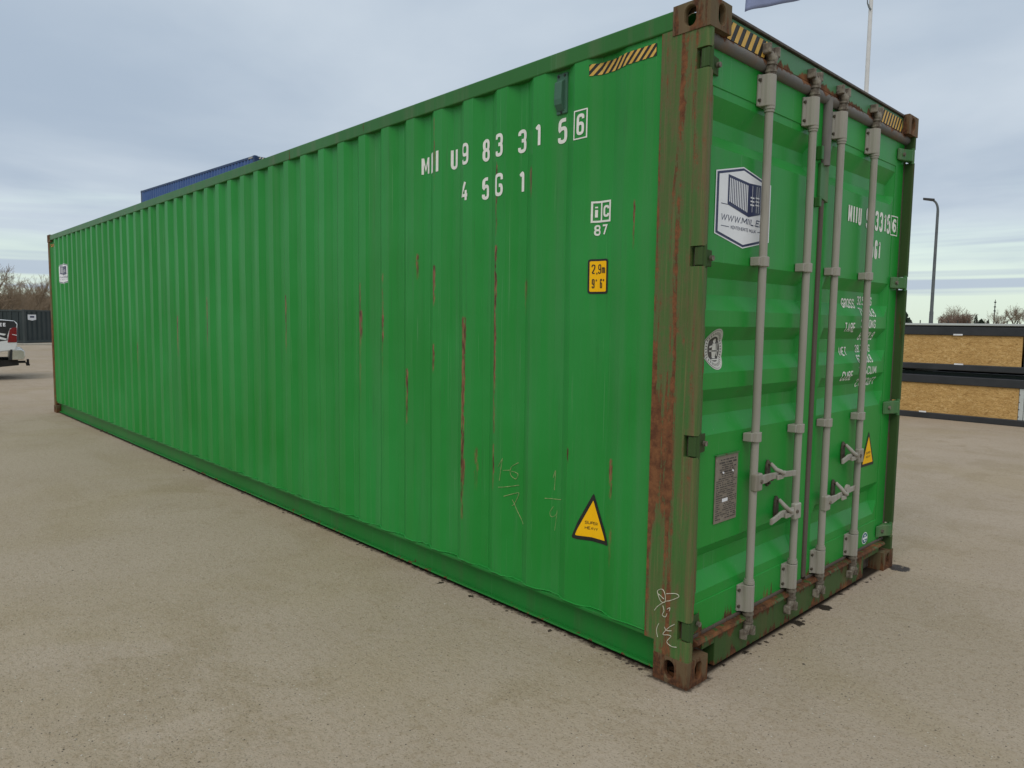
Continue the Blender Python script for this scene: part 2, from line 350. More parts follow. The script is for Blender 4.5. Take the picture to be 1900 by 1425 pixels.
def crumbs():
    rnd = random.Random(8); b = MB()
    for k in range(250):
        if k < 190: x = -.25-11.7*rnd.random()**1.6; y = .035-abs(rnd.gauss(0, .022)); 
        else: x = -.015+abs(rnd.gauss(0, .03)); y = rnd.uniform(.3, 2.2)
        if mnoise.noise((x*2.3, y, 1)) < -.05: continue
        r = .003+.010*rnd.random()**2.5
        q = [Vector((rnd.uniform(.6, 1.5)*cx, rnd.uniform(.6, 1.4)*cy, rnd.uniform(.4, .9)*cz)) for cx, cy, cz in ((1, .2, .2), (.3, 1, .3), (-.8, .6, .2), (-1, -.5, .3), (.2, -1, .2), (0, 0, .8))]
        b.add([p*r + Vector((x, y, .0006)) for p in q], [(0, 1, 5), (1, 2, 5), (2, 3, 5), (3, 4, 5), (4, 0, 5)])
    o = b.build('dirt_crumbs', simple('damp dark soil', (.035, .026, .018), (.08, .06, .04), .9)); o['kind'] = 'stuff'; o['label'] = 'dark dirt crumbs lying along the foot of the green container'; o['category'] = 'dirt'
crumbs()

# ------------------------------------------------------------------ the green container
L, W, H = 12.192, 2.438, 2.896
cont = empty('shipping_container', 'long green corrugated steel shipping container with rusty corner post in the foreground', 'container', (0, 0, 0))
PITCHW = .2757; YO, YI = .006, .037
# side profile: breakpoints (x, y)
def side_profile():
    p = [(-.227, .014), (-.425, .014), (-.505, YI)]
    k = 0
    while True:
        xl = -.727 - k*PITCHW; xr = xl + .080
        if xl < -L+.30: break
        p += [(xr+.066, YI), (xr, YO), (xl, YO), (xl-.066, YI)]
        k += 1
    p += [(-L+.165, YI), (-L+.115, .014)]
    return p
SP = side_profile()
def wall_y(x):
    for (xa, ya), (xb, yb) in zip(SP, SP[1:]):
        if xb <= x <= xa:
            t = (x-xa)/(xb-xa) if xb != xa else 0; return ya+(yb-ya)*t
    return .014
WB = [q[0] for q in SP]
def side_wall(name, prof, zlo, zhi, mat, parent, flip=None, wob=.0036):
    xs = []
    for (xa, ya), (xb, yb) in zip(prof, prof[1:]):
        xs.append((xa, ya))
    xs.append(prof[-1]); zs = [zlo+(zhi-zlo)*i/22 for i in range(23)]
    vs = []; n = len(xs)
    for z in zs:
        for (x, y) in xs:
            e = min(1, (z-zlo)/.25, (zhi-z)/.25)
            d_ = wob*e*(mnoise.noise((x*1.7, z*1.3, 5.1))+.5*mnoise.noise((x*4.3, z*2.9, 1.1)))
            yy = y+d_
            vs.append((x, yy if flip is None else flip-yy, z))
    fs = [(j*n+i, j*n+i+1, (j+1)*n+i+1, (j+1)*n+i) for j in range(len(zs)-1) for i in range(n-1)]
    return MB().add(vs, fs).build(name, mat, parent)
ZW0, ZW1 = .185, 2.81
side_wall('side_wall', SP, ZW0, ZW1, m_side, cont)
side_wall('side_wall', SP, ZW0, ZW1, m_side, cont, flip=W, wob=0)
for s_ in (0, 1):
    f = (lambda y: y) if s_ == 0 else (lambda y: W-y)
    def bx(b, x0, x1, y0, y1, z0, z1): b.box(x0, x1, min(f(y0), f(y1)), max(f(y0), f(y1)), z0, z1)
    b = MB(); bx(b, -L+.178, -.178, .002, .062, 2.805, 2.884); b.build('top_side_rail', m_rail, cont, .006)
    b = MB()
    bx(b, -L+.178, -.16, .066, .072, .018, .182)          # web
    bx(b, -L+.178, -.16, .012, .074, .168, .1845)          # top flange
    bx(b, -L+.178, -.16, .038, .066, .014, .024)          # bottom flange lip
    b.build('bottom_side_rail', m_brail, cont, .003)
# slightly wavy weld bead along the foot of the wall
rn = random.Random(2); pts = []
for (xa, ya), (xb, yb) in zip(SP, SP[1:]):
    for t in (0, .5): pts.append((xa+(xb-xa)*t, ya+(yb-ya)*t-.002, .187+rn.uniform(-.003, .004)))
MB().tube(pts, .0045, 5).build('weld_bead', m_green, cont)
# roof
b = MB(); xs = []; x = -L+.1; up = 0
while x < -.1: xs += [(x, 2.868-.018*up), (x+.07, 2.868-.018*up)]; x += .105; up = 1-up
xs.append((-.06, 2.87)); n = len(xs)
b.add([(x, y, z) for y in (.05, W-.05) for x, z in xs], [(i, i+1, n+i+1, n+i) for i in range(n-1)]); b.build('roof', m_green, cont)
# front bulkhead (far end)
b = MB(); ys = []; y = .16; up = 0
while y < W-.16: ys += [(y, .02+.035*up), (y+.06, .02+.035*up)]; y += .11; up = 1-up
n = len(ys); b.add([(-L+dx, y, z) for z in (.15, 2.8) for y, dx in ys], [(i, i+1, n+i+1, n+i) for i in range(n-1)]); b.build('front_wall', m_green, cont)
box('front_sill', m_rail, cont, -L+.005, -L+.07, .16, W-.16, .015, .16); box('front_header', m_rail, cont, -L+.005, -L+.06, .16, W-.16, 2.79, 2.88)
box('floor', m_gasket, cont, -L+.08, -.16, .08, W-.08, .145, .172)
# corner posts: far pair are plain
for sy in (0, 1):
    y0, y1 = (0, .14) if sy == 0 else (W-.14, W)
    box('corner_post', m_post, cont, -L+.002, -L+.115, y0+.001, y1-.001, .116, H-.116, .012)
HZ = [(.208, .296), (1.018, 1.112), (1.822, 1.906), (2.618, 2.702)]
for sy in (0, 1):
    f = (lambda y: y) if sy == 0 else (lambda y: W-y)
    b = MB()
    def ph(prof, z0, z1):
        pr = [(x, f(y)) for x, y in prof]
        if sy: pr = pr[::-1]
        b.prism(pr, 'z', z0, z1)
    core = [(-.230, .0005), (-.058, .0005), (-.058, .13), (-.062, .145), (-.230, .145)]
    ph([(-.178, .0005), (-.058, .0005), (-.058, .13), (-.062, .145), (-.178, .145)], .118, H-.117)
    ph([(-.230, .0005), (-.1781, .0005), (-.1781, .1448), (-.230, .1448)], .172, 2.803)
    rr = [(.0, .5), (.0, 1)]
    fl = [(-.0585, .001), (-.020, .0005), (-.012, .0015), (-.0055, .005), (-.0018, .010), (-.0005, .018), (-.0005, .034), (-.006, .038), (-.0585, .038)]
    z = .118
    for a, c in HZ: ph(fl, z, a); z = c
    ph(fl, z, H-.117)
    b.build('corner_post', m_post_shade if sy else m_post, cont)
    # hinges: lug welded in each notch + blade reaching over to the door leaf
    for a, c in HZ:
        h = MB(); zc_ = (a+c)/2
        ya, yb = sorted((f(.006), f(.045)))
        h.box(-.040, -.004, ya, yb, a+.004, c-.004)
        h.tube([(-.012, f(.030), a-.006), (-.012, f(.030), c+.006)], .013, 10)
        pr = [(-.052, f(.04)), (-.004, f(.036)), (-.002, f(.060)), (-.026, f(.105)), (-.040, f(.165)), (-.052, f(.175))]
        if sy == 0: pr = [(-.052, f(.04)), (-.020, f(.038)), (-.028, f(.060)), (-.040, f(.105)), (-.046, f(.150)), (-.052, f(.160))]
        h.prism(pr if sy == 0 else pr[::-1], 'z', a+.006, c-.006)
        ho = h.build('hinge', m_post_shade if sy == 0 else m_hinge, cont, .006)
        k = MB(); k.tube([(-.036, f(.125), zc_), (-.022, f(.125), zc_)], .012, 8); k.build('bolt', m_bar_dirty, ho)
# corner castings with oval apertures
def casting(cx, sx, cy, sy, top):
    """outer corner at (cx, cy); sx, sy = direction inwards"""
    A, B_, Hc = .178, .162, .118; t = .026; b = MB(); z0 = H-Hc if top else 0
    def T(q): return (cx+sx*q[0], cy+sy*q[1], z0+q[2])
    def holed(P0, U, V, ul, vl, hu, hv, ru, rv, N):
        """face with stadium hole centred (hu, hv) half-sizes (ru, rv)"""
        n = 28; ho = []; ou = []
        for k in range(n):
            a = 2*math.pi*(k+.5)/n; c, s_ = math.cos(a), math.sin(a)
            if rv >= ru: px, py = ru*c, (rv-ru)*(1 if s_ > 0 else -1)+ru*s_
            else: px, py = (ru-rv)*(1 if c > 0 else -1)+rv*c, rv*s_
            ho.append((hu+px, hv+py))
            ex = ((ul-hu)/c if c > 0 else -hu/c) if abs(c) > 1e-9 else 1e9
            ey = ((vl-hv)/s_ if s_ > 0 else -hv/s_) if abs(s_) > 1e-9 else 1e9
            e = min(ex, ey); ou.append([hu+e*c, hv+e*s_])
        for cu, cv in ((0, 0), (ul, 0), (ul, vl), (0, vl)):
            i = min(range(n), key=lambda i: (ou[i][0]-cu)**2+(ou[i][1]-cv)**2); ou[i] = [cu, cv]
        P0, U, V, N = map(Vector, (P0, U, V, N))
        mp = lambda q, d_=0: T(P0+U*q[0]+V*q[1]+N*d_)
        bev = [((p[0]-hu)*1.10+hu, (p[1]-hv)*1.10+hv) for p in ho]
        vs = [mp(q) for q in ou]+[mp(q) for q in bev]+[mp(q, .006) for q in ho]+[mp(q, t) for q in ho]
        fs = []
        for r_ in range(3):
            for k in range(n): fs.append((r_*n+k, r_*n+(k+1) % n, (r_+1)*n+(k+1) % n, (r_+1)*n+k))
        b.add(vs, fs)
    holed((0, 0, 0), (1, 0, 0), (0, 0, 1), A, Hc, .095, .062, .026, .040, (0, 1, 0))     # side face
    holed((0, 0, 0), (0, 1, 0), (0, 0, 1), B_, Hc, .088, .062, .026, .040, (1, 0, 0))    # end face
    zt = Hc if top else 0
    holed((0, 0, zt), (1, 0, 0), (0, 1, 0), A, B_, .092, .082, .060, .030, (0, 0, -1 if top else 1))
    zi = 0 if top else Hc
    for q in ([(0, 0, zi), (A, 0, zi), (A, B_, zi), (0, B_, zi)], [(A, 0, 0), (A, B_, 0), (A, B_, Hc), (A, 0, Hc)], [(0, B_, 0), (A, B_, 0), (A, B_, Hc), (0, B_, Hc)]):
        b.add([T(p) for p in q], [(0, 1, 2, 3)])
    o = b.build('corner_casting', m_cast, cont)
    bm = bmesh.new(); bm.from_mesh(o.data); bmesh.ops.remove_doubles(bm, verts=bm.verts, dist=1e-5)
    eds = [e for e in bm.edges if len(e.link_faces) == 2 and e.calc_face_angle(0) > 1.2 and all(any(abs(v.co[i]-c_) < 1e-4 for i, c_ in ((0, cx),)) or any(abs(v.co[1]-cy) < 1e-4 for _ in (0,)) for v in e.verts)]
    def outer(v): return (abs(v.co.x-cx) < 1e-4)+(abs(v.co.y-cy) < 1e-4)+(abs(v.co.z-(z0+zt)) < 1e-4) >= 2
    eds = [e for e in bm.edges if outer(e.verts[0]) and outer(e.verts[1]) and e.calc_length() > .004]
    bmesh.ops.bevel(bm, geom=eds, offset=.010, segments=3, profile=.5, affect='EDGES'); bmesh.ops.recalc_face_normals(bm, faces=bm.faces); bm.to_mesh(o.data); bm.free()
    return o
for cx, sx in ((.002, -1), (-L, 1)):
    for cy, sy in ((-.003, 1), (W+.003, -1)):
        for tp in (0, 1): casting(cx, sx, cy, sy, tp)

# door end frame
b = MB(); b.box(-.10, -.036, .145, W-.145, 2.785, 2.878); b.build('door_header', m_header, cont, .004)
b = MB(); b.box(-.14, -.024, .160, W-.160, 2.880, 2.892); b.build('header_lip', m_latch_dark, cont, .002)
b = MB(); b.box(-.09, -.030, .268, 2.02, .012, .150); b.box(-.09, -.0305, .163, .268, .122, .150); b.box(-.09, -.0305, 2.02, W-.163, .122, .150)
b.prism([(-.03, .150), (-.012, .165), (-.02, .178), (-.09, .182), (-.09, .150)], 'y', .10, W-.10)
b.build('door_sill', m_sill, cont, .003)
b = MB(); b.box(-.16, -.09, .165, W-.165, .012, .14); b.build('sill_shade_plate', m_latch_dark, cont)  # dark sheet set behind the sill cutouts to give them their shade
# keepers on header and sill for the cams
BY = [.545, 1.000, 1.344, 1.808]
for y in BY:
    for z0, z1 in ((2.80, 2.845), (.075, .118)):
        xb = -.036 if z0 > 1 else -.030; k = MB(); k.prism([(xb, y-.055), (.000, y-.050), (.004, y-.040), (.000, y-.030), (xb+.012, y-.022), (xb+.012, y+.022), (.000, y+.030), (.004, y+.040), (.000, y+.050), (xb, y+.055)][::-1], 'z', z0, z1); k.build('cam_keeper', m_bar_dirty, cont, .004)

# ---- doors
DX = -.056
ZP = [(2.575, 0), (2.549, 0), (2.464, 1), (2.398, 1), (2.341, 0), (1.855, 0), (1.788, 1), (1.714, 1), (1.644, 0), (1.573, 0), (1.51, 1), (1.436, 1), (1.368, 0),
      (1.296, 0), (1.238, 1), (1.175, 1), (1.091, 0), (.584, 0), (.529, 1), (.46, 1), (.38, 0), (.34, 0)]
DEP = .036
def zdep(z):
    if z >= ZP[0][0] or z <= ZP[-1][0]: return 0
    for (za, da), (zb, db) in zip(ZP, ZP[1:]):
        if zb <= z <= za: return da+(db-da)*(z-za)/(zb-za)
    return 0
DOORS = [(.042, 1.196, .070, 1.115), (1.242, 2.396, 1.290, 2.262)]
def door_x(y, z):
    for yl, yr, a, c in DOORS:
        if yl-.03 <= y <= yr+.03:
            wgt = max(0, min(1, (y-a)/.05, (c-y)/.05)); return DX-.004*(1 if a-.01 < y < c+.01 and .333 < z < 2.585 else 0)-DEP*wgt*zdep(z)
    return DX
doors = []
for i, (yl, yr, a, c) in enumerate(DOORS):
    ys = [a-.004, a, a+.05] + [a+.05+(c-a-.1)*t/8 for t in range(1, 8)] + [c-.05, c, c+.004]
    zs = sorted({z for z, _ in ZP} | {.334, .52+.0, 2.584} | {1.45+.1*t-.35 for t in range(0)} | {1.98, 2.1, 2.22, .7, .83, .96})
    b = MB(); n = len(ys); vs = []
    for z in zs:
        for y in ys:
            q = 1 if (a < y < c) else 0
            vs.append((door_x(y, z)+.0015*q*mnoise.noise((y*3, z*3, i*7)), y, z))
    b.add(vs, [(j*n+k, j*n+k+1, (j+1)*n+k+1, (j+1)*n+k) for j in range(len(zs)-1) for k in range(n-1)])
    b.box(DX-.05, DX-.042, yl+.01, yr-.01, .2, 2.73)
    leaf = b.build('door', m_door, cont); doors.append(leaf)
    fr = MB(); fr.box(DX-.045, DX, yl, a-.003, .193, 2.745); fr.box(DX-.045, DX, c+.003, yr, .193, 2.745)
    fr.box(DX-.045, DX, a-.003, c+.003, 2.584, 2.745); fr.box(DX-.045, DX, a-.003, c+.003, .193, .334)
    fr.build('door_frame', m_door, leaf, .003)
    # seals round the leaf
    s_ = MB(); s_.box(DX-.04, DX+.004, yl-.012 if i == 0 else yr, yl if i == 0 else yr+.014, .19, 2.74); s_.build('side_seal', m_gasket_b, leaf, .003)
    s_ = MB(); s_.box(DX-.04, DX+.008, yl, yr, .180, .196); s_.build('bottom_seal', m_gasket_b, leaf, .003)
    pts = [(DX+.002, yl-.01, 2.762), (DX+.002, yr+.01, 2.762)]
    s_ = MB(); s_.tube(pts, .029, 12); s_.build('top_seal', m_gasket_top, leaf)
# seam between the leaves
s_ = MB(); s_.box(DX-.04, DX+.010, 1.199, 1.2385, .20, 2.74); s_.build('centre_seal', m_gasket_b, doors[1], .006)
s_ = MB(); s_.tube([(DX+.012, 1.216, 2.42), (DX+.012, 1.216, 2.765)], .026, 10); s_.build('seal_joint', m_gasket, doors[1])
s_ = MB(); s_.hexa([(DX, 1.165, 2.255), (DX+.016, 1.165, 2.255), (DX+.016, 1.268, 2.235), (DX, 1.268, 2.235)], [(DX, 1.165, 2.43), (DX+.016, 1.165, 2.43), (DX+.016, 1.262, 2.43), (DX, 1.262, 2.43)])
s_.build('overlap_plate', m_hinge, doors[1], .003)
for za, zb in ((2.44, 2.51), (2.20, 2.25)): s_ = MB(); s_.box(DX, DX+.03, 1.135, 1.161, za, zb); s_.build('overlap_catch', m_rail, doors[0], .004)

# ---- locking rods and their fittings
BX = -.018
def rod_parts():
    """meshes at y = 0, shared by all four rods"""
    P_ = {}
    b = MB(); b.tube([(BX, 0, .19), (BX, 0, 2.74)], .0190, 16); P_['locking_rod'] = (b.mesh('locking_rod'), m_bar)
    for nm, z0, z1, flip in (('upper_guide', 2.575, 2.715, 1), ('lower_guide', .205, .335, -1)):
        b = MB()
        arc = [(BX-.010+.036*math.sin(R(a_)), -.034*math.cos(R(a_))) for a_ in range(0, 181, 20)]
        pr = [(DX, -.052), (DX+.010, -.052), (DX+.014, -.040)] + arc + [(DX+.014, .040), (DX+.010, .052), (DX, .052)]
        b.prism(pr[::-1], 'z', z0, z1)
        zz = z0-.012 if flip > 0 else z1+.004
        b.tube([(BX, 0, zz), (BX, 0, zz+.012)], .026, 14)
        zz2 = z0-.024 if flip > 0 else z1+.014
        b.tube([(BX, 0, zz2), (BX, 0, zz2+.012)], .023, 14)
        P_[nm] = (b.mesh(nm), m_bar)
        n_ = 0
        for yy in (-.046, .046):
            for zz in (z0+.025, z1-.025):
                b = MB(); b.tube([(DX+.008, yy, zz), (DX+.018, yy, zz)], .008, 8); P_['guide_bolt'+nm[0]+str(n_)] = (b.mesh('guide_bolt'), m_latch_dark); n_ += 1
        # cam: collar + hooked head
        b = MB(); s0, s1 = (2.715, 2.775) if flip > 0 else (.135, .205)
        b.tube([(BX, 0, s0), (BX, 0, (s0+s1)/2), (BX, 0, s1)], [.025, .0235, .022] if flip > 0 else [.022, .0235, .025], 14)
        for q_ in (.25, .8): zq = s0+(s1-s0)*q_; b.tube([(BX, 0, zq-.005), (BX, 0, zq+.005)], .0275, 14)
        e = s1 if flip > 0 else s0
        for yy, xx, rr in ((-.022, .006, .013), (.022, .008, .014), (.0, -.016, .013), (.004, .018, .010), (-.012, .014, .009)):
            b.tube([(BX+xx, yy*.3, e-flip*.006), (BX+xx, yy, e+flip*.016), (BX+xx-.003, yy*1.25, e+flip*(.026+.5*rr)), (BX+xx-.004, yy*1.3, e+flip*(.030+1.1*rr))], [rr*.9, rr*1.1, rr*.9, rr*.4], 9)
        b.box(BX-.02, BX+.012, -.018, .018, min(e, e+flip*.036), max(e, e+flip*.036))
        P_['cam'+nm[0]] = (b.mesh('cam'), m_bar_dirty)
    for q, z in (('a', 1.876), ('b', 1.054)):
        b = MB(); b.box(DX, BX+.006, -.048, .048, z-.020, z+.020)
        b.prism([(BX, -.030), (BX+.021, -.024), (BX+.028, 0), (BX+.021, .024), (BX, .030)], 'z', z-.023, z+.023)
        P_['rod_bracket'+q] = (b.mesh('rod_bracket'), m_bar)
    return P_
RP = rod_parts()
for i, y in enumerate(BY):
    dr = doors[0 if i < 2 else 1]
    for k, (me, mt) in RP.items():
        nm = k if k in ('locking_rod', 'upper_guide', 'lower_guide') else 'guide_bolt' if k.startswith('guide_bolt') else k[:-1]
        o = link_mesh(nm, me, mt, dr); o.location = (0, y, 0)
        md = o.modifiers.new('bevel', 'BEVEL'); md.width = .003; md.segments = 2; md.limit_method = 'ANGLE'; md.angle_limit = R(50)
# handles
for i, (y, z, dr_, yend, zend, yp, zp, tilt) in enumerate(((BY[0], .838, 0, .955, .828, .752, .846, 0), (BY[1], .625, 0, .710, .612, .858, .646, 0), (BY[2], .605, 1, 1.745, .632, 1.555, .632, 1), (BY[3], .820, 1, 1.545, .812, 1.668, .842, 0))):
    D_ = doors[dr_]; s_ = 1 if yend > y else -1
    hb = MB(); hb.box(BX-.004, BX+.026, y-.022 if s_ > 0 else y-.045, y+.045 if s_ > 0 else y+.022, z-.045, z+.040); hb.build('handle_hub', m_bar, D_, .008, 3)
    hb = MB(); hb.tube([(BX+.02, y+s_*.030, z), (BX+.032, y+s_*.030, z)], .010, 8); hb.build('hub_pin', m_bar_dirty, D_)
    hp = MB(); ym = y+s_*.13
    path = [(BX+.012, y+s_*.03, z+.002, .020), (BX+.010, y+s_*.10, z+.002, .022), (BX+.006, ym+s_*.04, z+.004, .016), (BX+.010, (ym+yend)/2, (z+zend)/2+.004, .015), (BX+.014, yend, zend, .0145)]
    vs = []; fs = []
    for (x_, y_, z_, h_) in path: vs += [(x_-.006, y_, z_-h_), (x_+.006, y_, z_-h_), (x_+.006, y_, z_+h_), (x_-.006, y_, z_+h_)]
    for k in range(len(path)-1):
        for q in range(4): fs.append((k*4+q, k*4+(q+1) % 4, (k+1)*4+(q+1) % 4, (k+1)*4+q))
    fs += [(3, 2, 1, 0), tuple(len(vs)-4+q for q in range(4))]
    hp.add(vs, fs); hp.build('handle', m_bar, D_, .003)
    # retainer plate on the leaf, with its pivoting catch
    rp = MB(); out = []
    for k in range(20):
        a = 2*math.pi*k/20; out.append((yp+.020*math.cos(a)*(1 if abs(math.sin(a)) < .9 else .8), zp+.068*math.sin(a)))
    rp.prism(out, 'x', DX-.002, DX+.010)
    rp.tube([(DX+.008, yp, zp+.048), (DX+.020, yp, zp+.048)], .009, 8); rp.tube([(DX+.008, yp, zp-.048), (DX+.020, yp, zp-.048)], .008, 8); rp.box(DX+.008, DX+.034, yp-.012, yp+.012, zp-.035, zp-.022)
    rp.build('handle_retainer', m_latch_dark, D_, .002)
    ct = MB(); zz = z+.03; g_ = s_
    ct.tube([(DX+.016, yp+.003, zp+.050), (BX+.006, yp+.010, zp+.022), (BX+.024, yp+.024, z+.022), (BX+.028, yp+.046, z+.010), (BX+.022, yp+.068, z+.016)], [.010, .012, .011, .011, .007], 8)
    ct.box(BX+.016, BX+.025, yp-.004, yp+.055, z-.018, z+.006)
    if tilt: ct.tube([(BX+.016, yp+.06, zz+.010), (BX+.030, yp+.06, zz+.010)], .026, 12)
    ct.build('handle_catch', m_bar, D_, .002)

# ------------------------------------------------------------------ flat prints and stickers, draped on the sheet metal
def drape(tris_v, tris_f, plane, off):
    """2-D (u, v) mesh -> bmesh cut along the folds of the sheet and laid on it"""
    bm = bmesh.new()
    vv = [bm.verts.new((u, v, 0)) for u, v in tris_v]
    for f in tris_f:
        try: bm.faces.new([vv[i] for i in f])
        except ValueError: pass
    bmesh.ops.triangulate(bm, faces=bm.faces)
    if plane == 'wall': cuts = [((q, 0, 0), (1, 0, 0)) for q in WB]
    else: cuts = [((0, q, 0), (0, 1, 0)) for q, _ in ZP]+[((0, q, 0), (0, 1, 0)) for q in (.333, 2.585)]+[((q, 0, 0), (1, 0, 0)) for dd in DOORS for q in (dd[2], dd[2]+.05, dd[3]-.05, dd[3], dd[2]-.01, dd[3]+.01)]
    if plane in ('wall', 'door'):
        us = [v.co.x for v in bm.verts]; vs = [v.co.y for v in bm.verts]
        for co, no in cuts:
            lo, hi = (min(us), max(us)) if no[0] else (min(vs), max(vs)); q = co[0] if no[0] else co[1]
            if lo < q < hi: bmesh.ops.bisect_plane(bm, geom=bm.verts[:]+bm.edges[:]+bm.faces[:], plane_co=co, plane_no=no, dist=1e-6)
    for v in bm.verts:
        u, w_ = v.co.x, v.co.y
        if plane == 'wall':
            e = min(1, (w_-ZW0)/.25, (ZW1-w_)/.25)
            dd = .0036*e*(mnoise.noise((u*1.7, w_*1.3, 5.1))+.5*mnoise.noise((u*4.3, w_*2.9, 1.1)))
            v.co = (u, wall_y(u)+dd-off, w_)
        elif plane == 'door': v.co = (door_x(u, w_)+off, u, w_)
        elif plane[0] == 'x': v.co = (plane[1]+off, u, w_)
        else: v.co = (u, plane[1]-off, w_)
    return bm
def decal(name, polys, mat, plane, off, parent):
    vs, fs = [], []
    for p in polys:
        o = len(vs); vs += p; fs.append(tuple(range(o, o+len(p))))
    return finish(name, drape(vs, fs, plane, off), mat, parent)
def finish(name, bm, mat, parent):
    me = bpy.data.meshes.new(name); bm.to_mesh(me); bm.free()
    o = bpy.data.objects.new(name, me); C.objects.link(o); me.materials.append(mat)
    if parent: o.parent = parent
    return o
# stencil-style stroke letters: (width, [(closed, points)]) on a unit square
GL = {
 'A': (1, [(0, [(0, 0), (.5, 1), (1, 0)]), (0, [(.2, .30), (.8, .30)])]), 'B': (1, [(1, [(0, 0), (0, 1), (.92, 1), (.92, .53), (0, .53)]), (0, [(0, .53), (1, .53), (1, 0), (0, 0)])]),
 'C': (1, [(0, [(1, .74), (1, 1), (0, 1), (0, 0), (1, 0), (1, .26)])]), 'E': (.9, [(0, [(1, 1), (0, 1), (0, 0), (1, 0)]), (0, [(0, .52), (.85, .52)])]), 'F': (.9, [(0, [(1, 1), (0, 1), (0, 0)]), (0, [(0, .52), (.85, .52)])]),
 'G': (1, [(0, [(1, .74), (1, 1), (0, 1), (0, 0), (1, 0), (1, .46), (.52, .46)])]), 'H': (1, [(0, [(0, 0), (0, 1)]), (0, [(1, 0), (1, 1)]), (0, [(0, .5), (1, .5)])]), 'I': (.14, [(0, [(.5, 0), (.5, 1)])]),
 'K': (1, [(0, [(0, 0), (0, 1)]), (0, [(1, 1), (.08, .45)]), (0, [(.35, .60), (1, 0)])]), 'L': (.85, [(0, [(0, 1), (0, 0), (1, 0)])]), 'M': (1.25, [(0, [(0, 0), (0, 1)]), (0, [(1, 0), (1, 1)]), (0, [(.04, .97), (.5, .25), (.96, .97)])]),
 'N': (1, [(0, [(0, 0), (0, 1), (1, 0), (1, 1)])]), 'O': (1, [(1, [(0, 0), (0, 1), (1, 1), (1, 0)])]), 'P': (1, [(0, [(0, 0), (0, 1), (1, 1), (1, .45), (0, .45)])]), 'R': (1, [(0, [(0, 0), (0, 1), (1, 1), (1, .47), (0, .47)]), (0, [(.5, .47), (1, 0)])]),
 'S': (1, [(0, [(1, .78), (1, 1), (0, 1), (0, .53), (1, .53), (1, 0), (0, 0), (0, .22)])]), 'T': (1, [(0, [(0, 1), (1, 1)]), (0, [(.5, 1), (.5, 0)])]), 'U': (1, [(0, [(0, 1), (0, 0), (1, 0), (1, 1)])]),
 '\u00dc': (1, [(0, [(0, .80), (0, 0), (1, 0), (1, .80)]), (0, [(.2, .93), (.2, 1.06)]), (0, [(.8, .93), (.8, 1.06)])]), 'V': (1, [(0, [(0, 1), (.5, 0), (1, 1)])]), 'W': (1.45, [(0, [(0, 1), (.25, 0), (.5, .9), (.75, 0), (1, 1)])]), 'Y': (1, [(0, [(0, 1), (.5, .45), (1, 1)]), (0, [(.5, .45), (.5, 0)])]),
 '0': (1, [(1, [(0, 0), (0, 1), (1, 1), (1, 0)])]), '1': (.42, [(0, [(.0, .80), (1, .98), (1, 0)])]), '2': (1, [(0, [(0, .76), (0, 1), (1, 1), (1, .62), (0, .0), (1, 0)])]),
 '3': (1, [(0, [(0, .80), (0, 1), (1, 1), (1, .53), (.35, .53)]), (0, [(.36, .525), (1, .525), (1, 0), (0, 0), (0, .20)])]), '4': (1.05, [(0, [(.62, 1), (0, .27), (1, .27)]), (0, [(.74, .55), (.74, 0)])]),
 '5': (1, [(0, [(1, 1), (.06, 1), (.02, .50), (.25, .62), (1, .62), (1, 0), (0, 0), (0, .20)])]), '6': (1, [(0, [(1, .80), (1, 1), (0, 1), (0, .3)]), (1, [(0, 0), (0, .56), (1, .56), (1, 0)])]), '7': (1, [(0, [(0, 1), (1, 1), (.35, 0)])]),
 '8': (1, [(1, [(.05, .52), (.05, 1), (.95, 1), (.95, .52)]), (1, [(0, 0), (0, .515), (1, .515), (1, 0)])]), '9': (1, [(1, [(0, .44), (0, 1), (1, 1), (1, .44)]), (0, [(1, .7), (1, 0), (0, 0), (0, .20)])]),
 '.': (.0, [(0, [(.5, -.02), (.5, .10)])]), ',': (.1, [(0, [(.8, .08), (.2, -.14)])]), "'": (.0, [(0, [(.5, .78), (.5, 1)])]), '"': (.25, [(0, [(0, .78), (0, 1)]), (0, [(1, .78), (1, 1)])]),
 'm': (1.25, [(0, [(0, 0), (0, .66)]), (0, [(0, .62), (.5, .62), (.5, 0)]), (0, [(.5, .62), (1, .62), (1, 0)])]), 'i': (.0, [(0, [(.5, 0), (.5, .70)]), (0, [(.5, .86), (.5, 1.0)])]), ' ': (.5, [])}
def round_path(pts, closed, r):
    n = len(pts); out = []
    for i, p in enumerate(pts):
        if r == 0 or (not closed and i in (0, n-1)): out.append(Vector(p)); continue
        p0, p1, p2 = Vector(pts[i-1]), Vector(p), Vector(pts[(i+1) % n]); a_ = min(r, (p0-p1).length*.48); c_ = min(r, (p2-p1).length*.48)
        A_ = p1+(p0-p1).normalized()*a_; B_ = p1+(p2-p1).normalized()*c_
        for t in (0, .25, .5, .75, 1): out.append(A_*(1-t)**2+p1*2*t*(1-t)+B_*t*t)
    return out
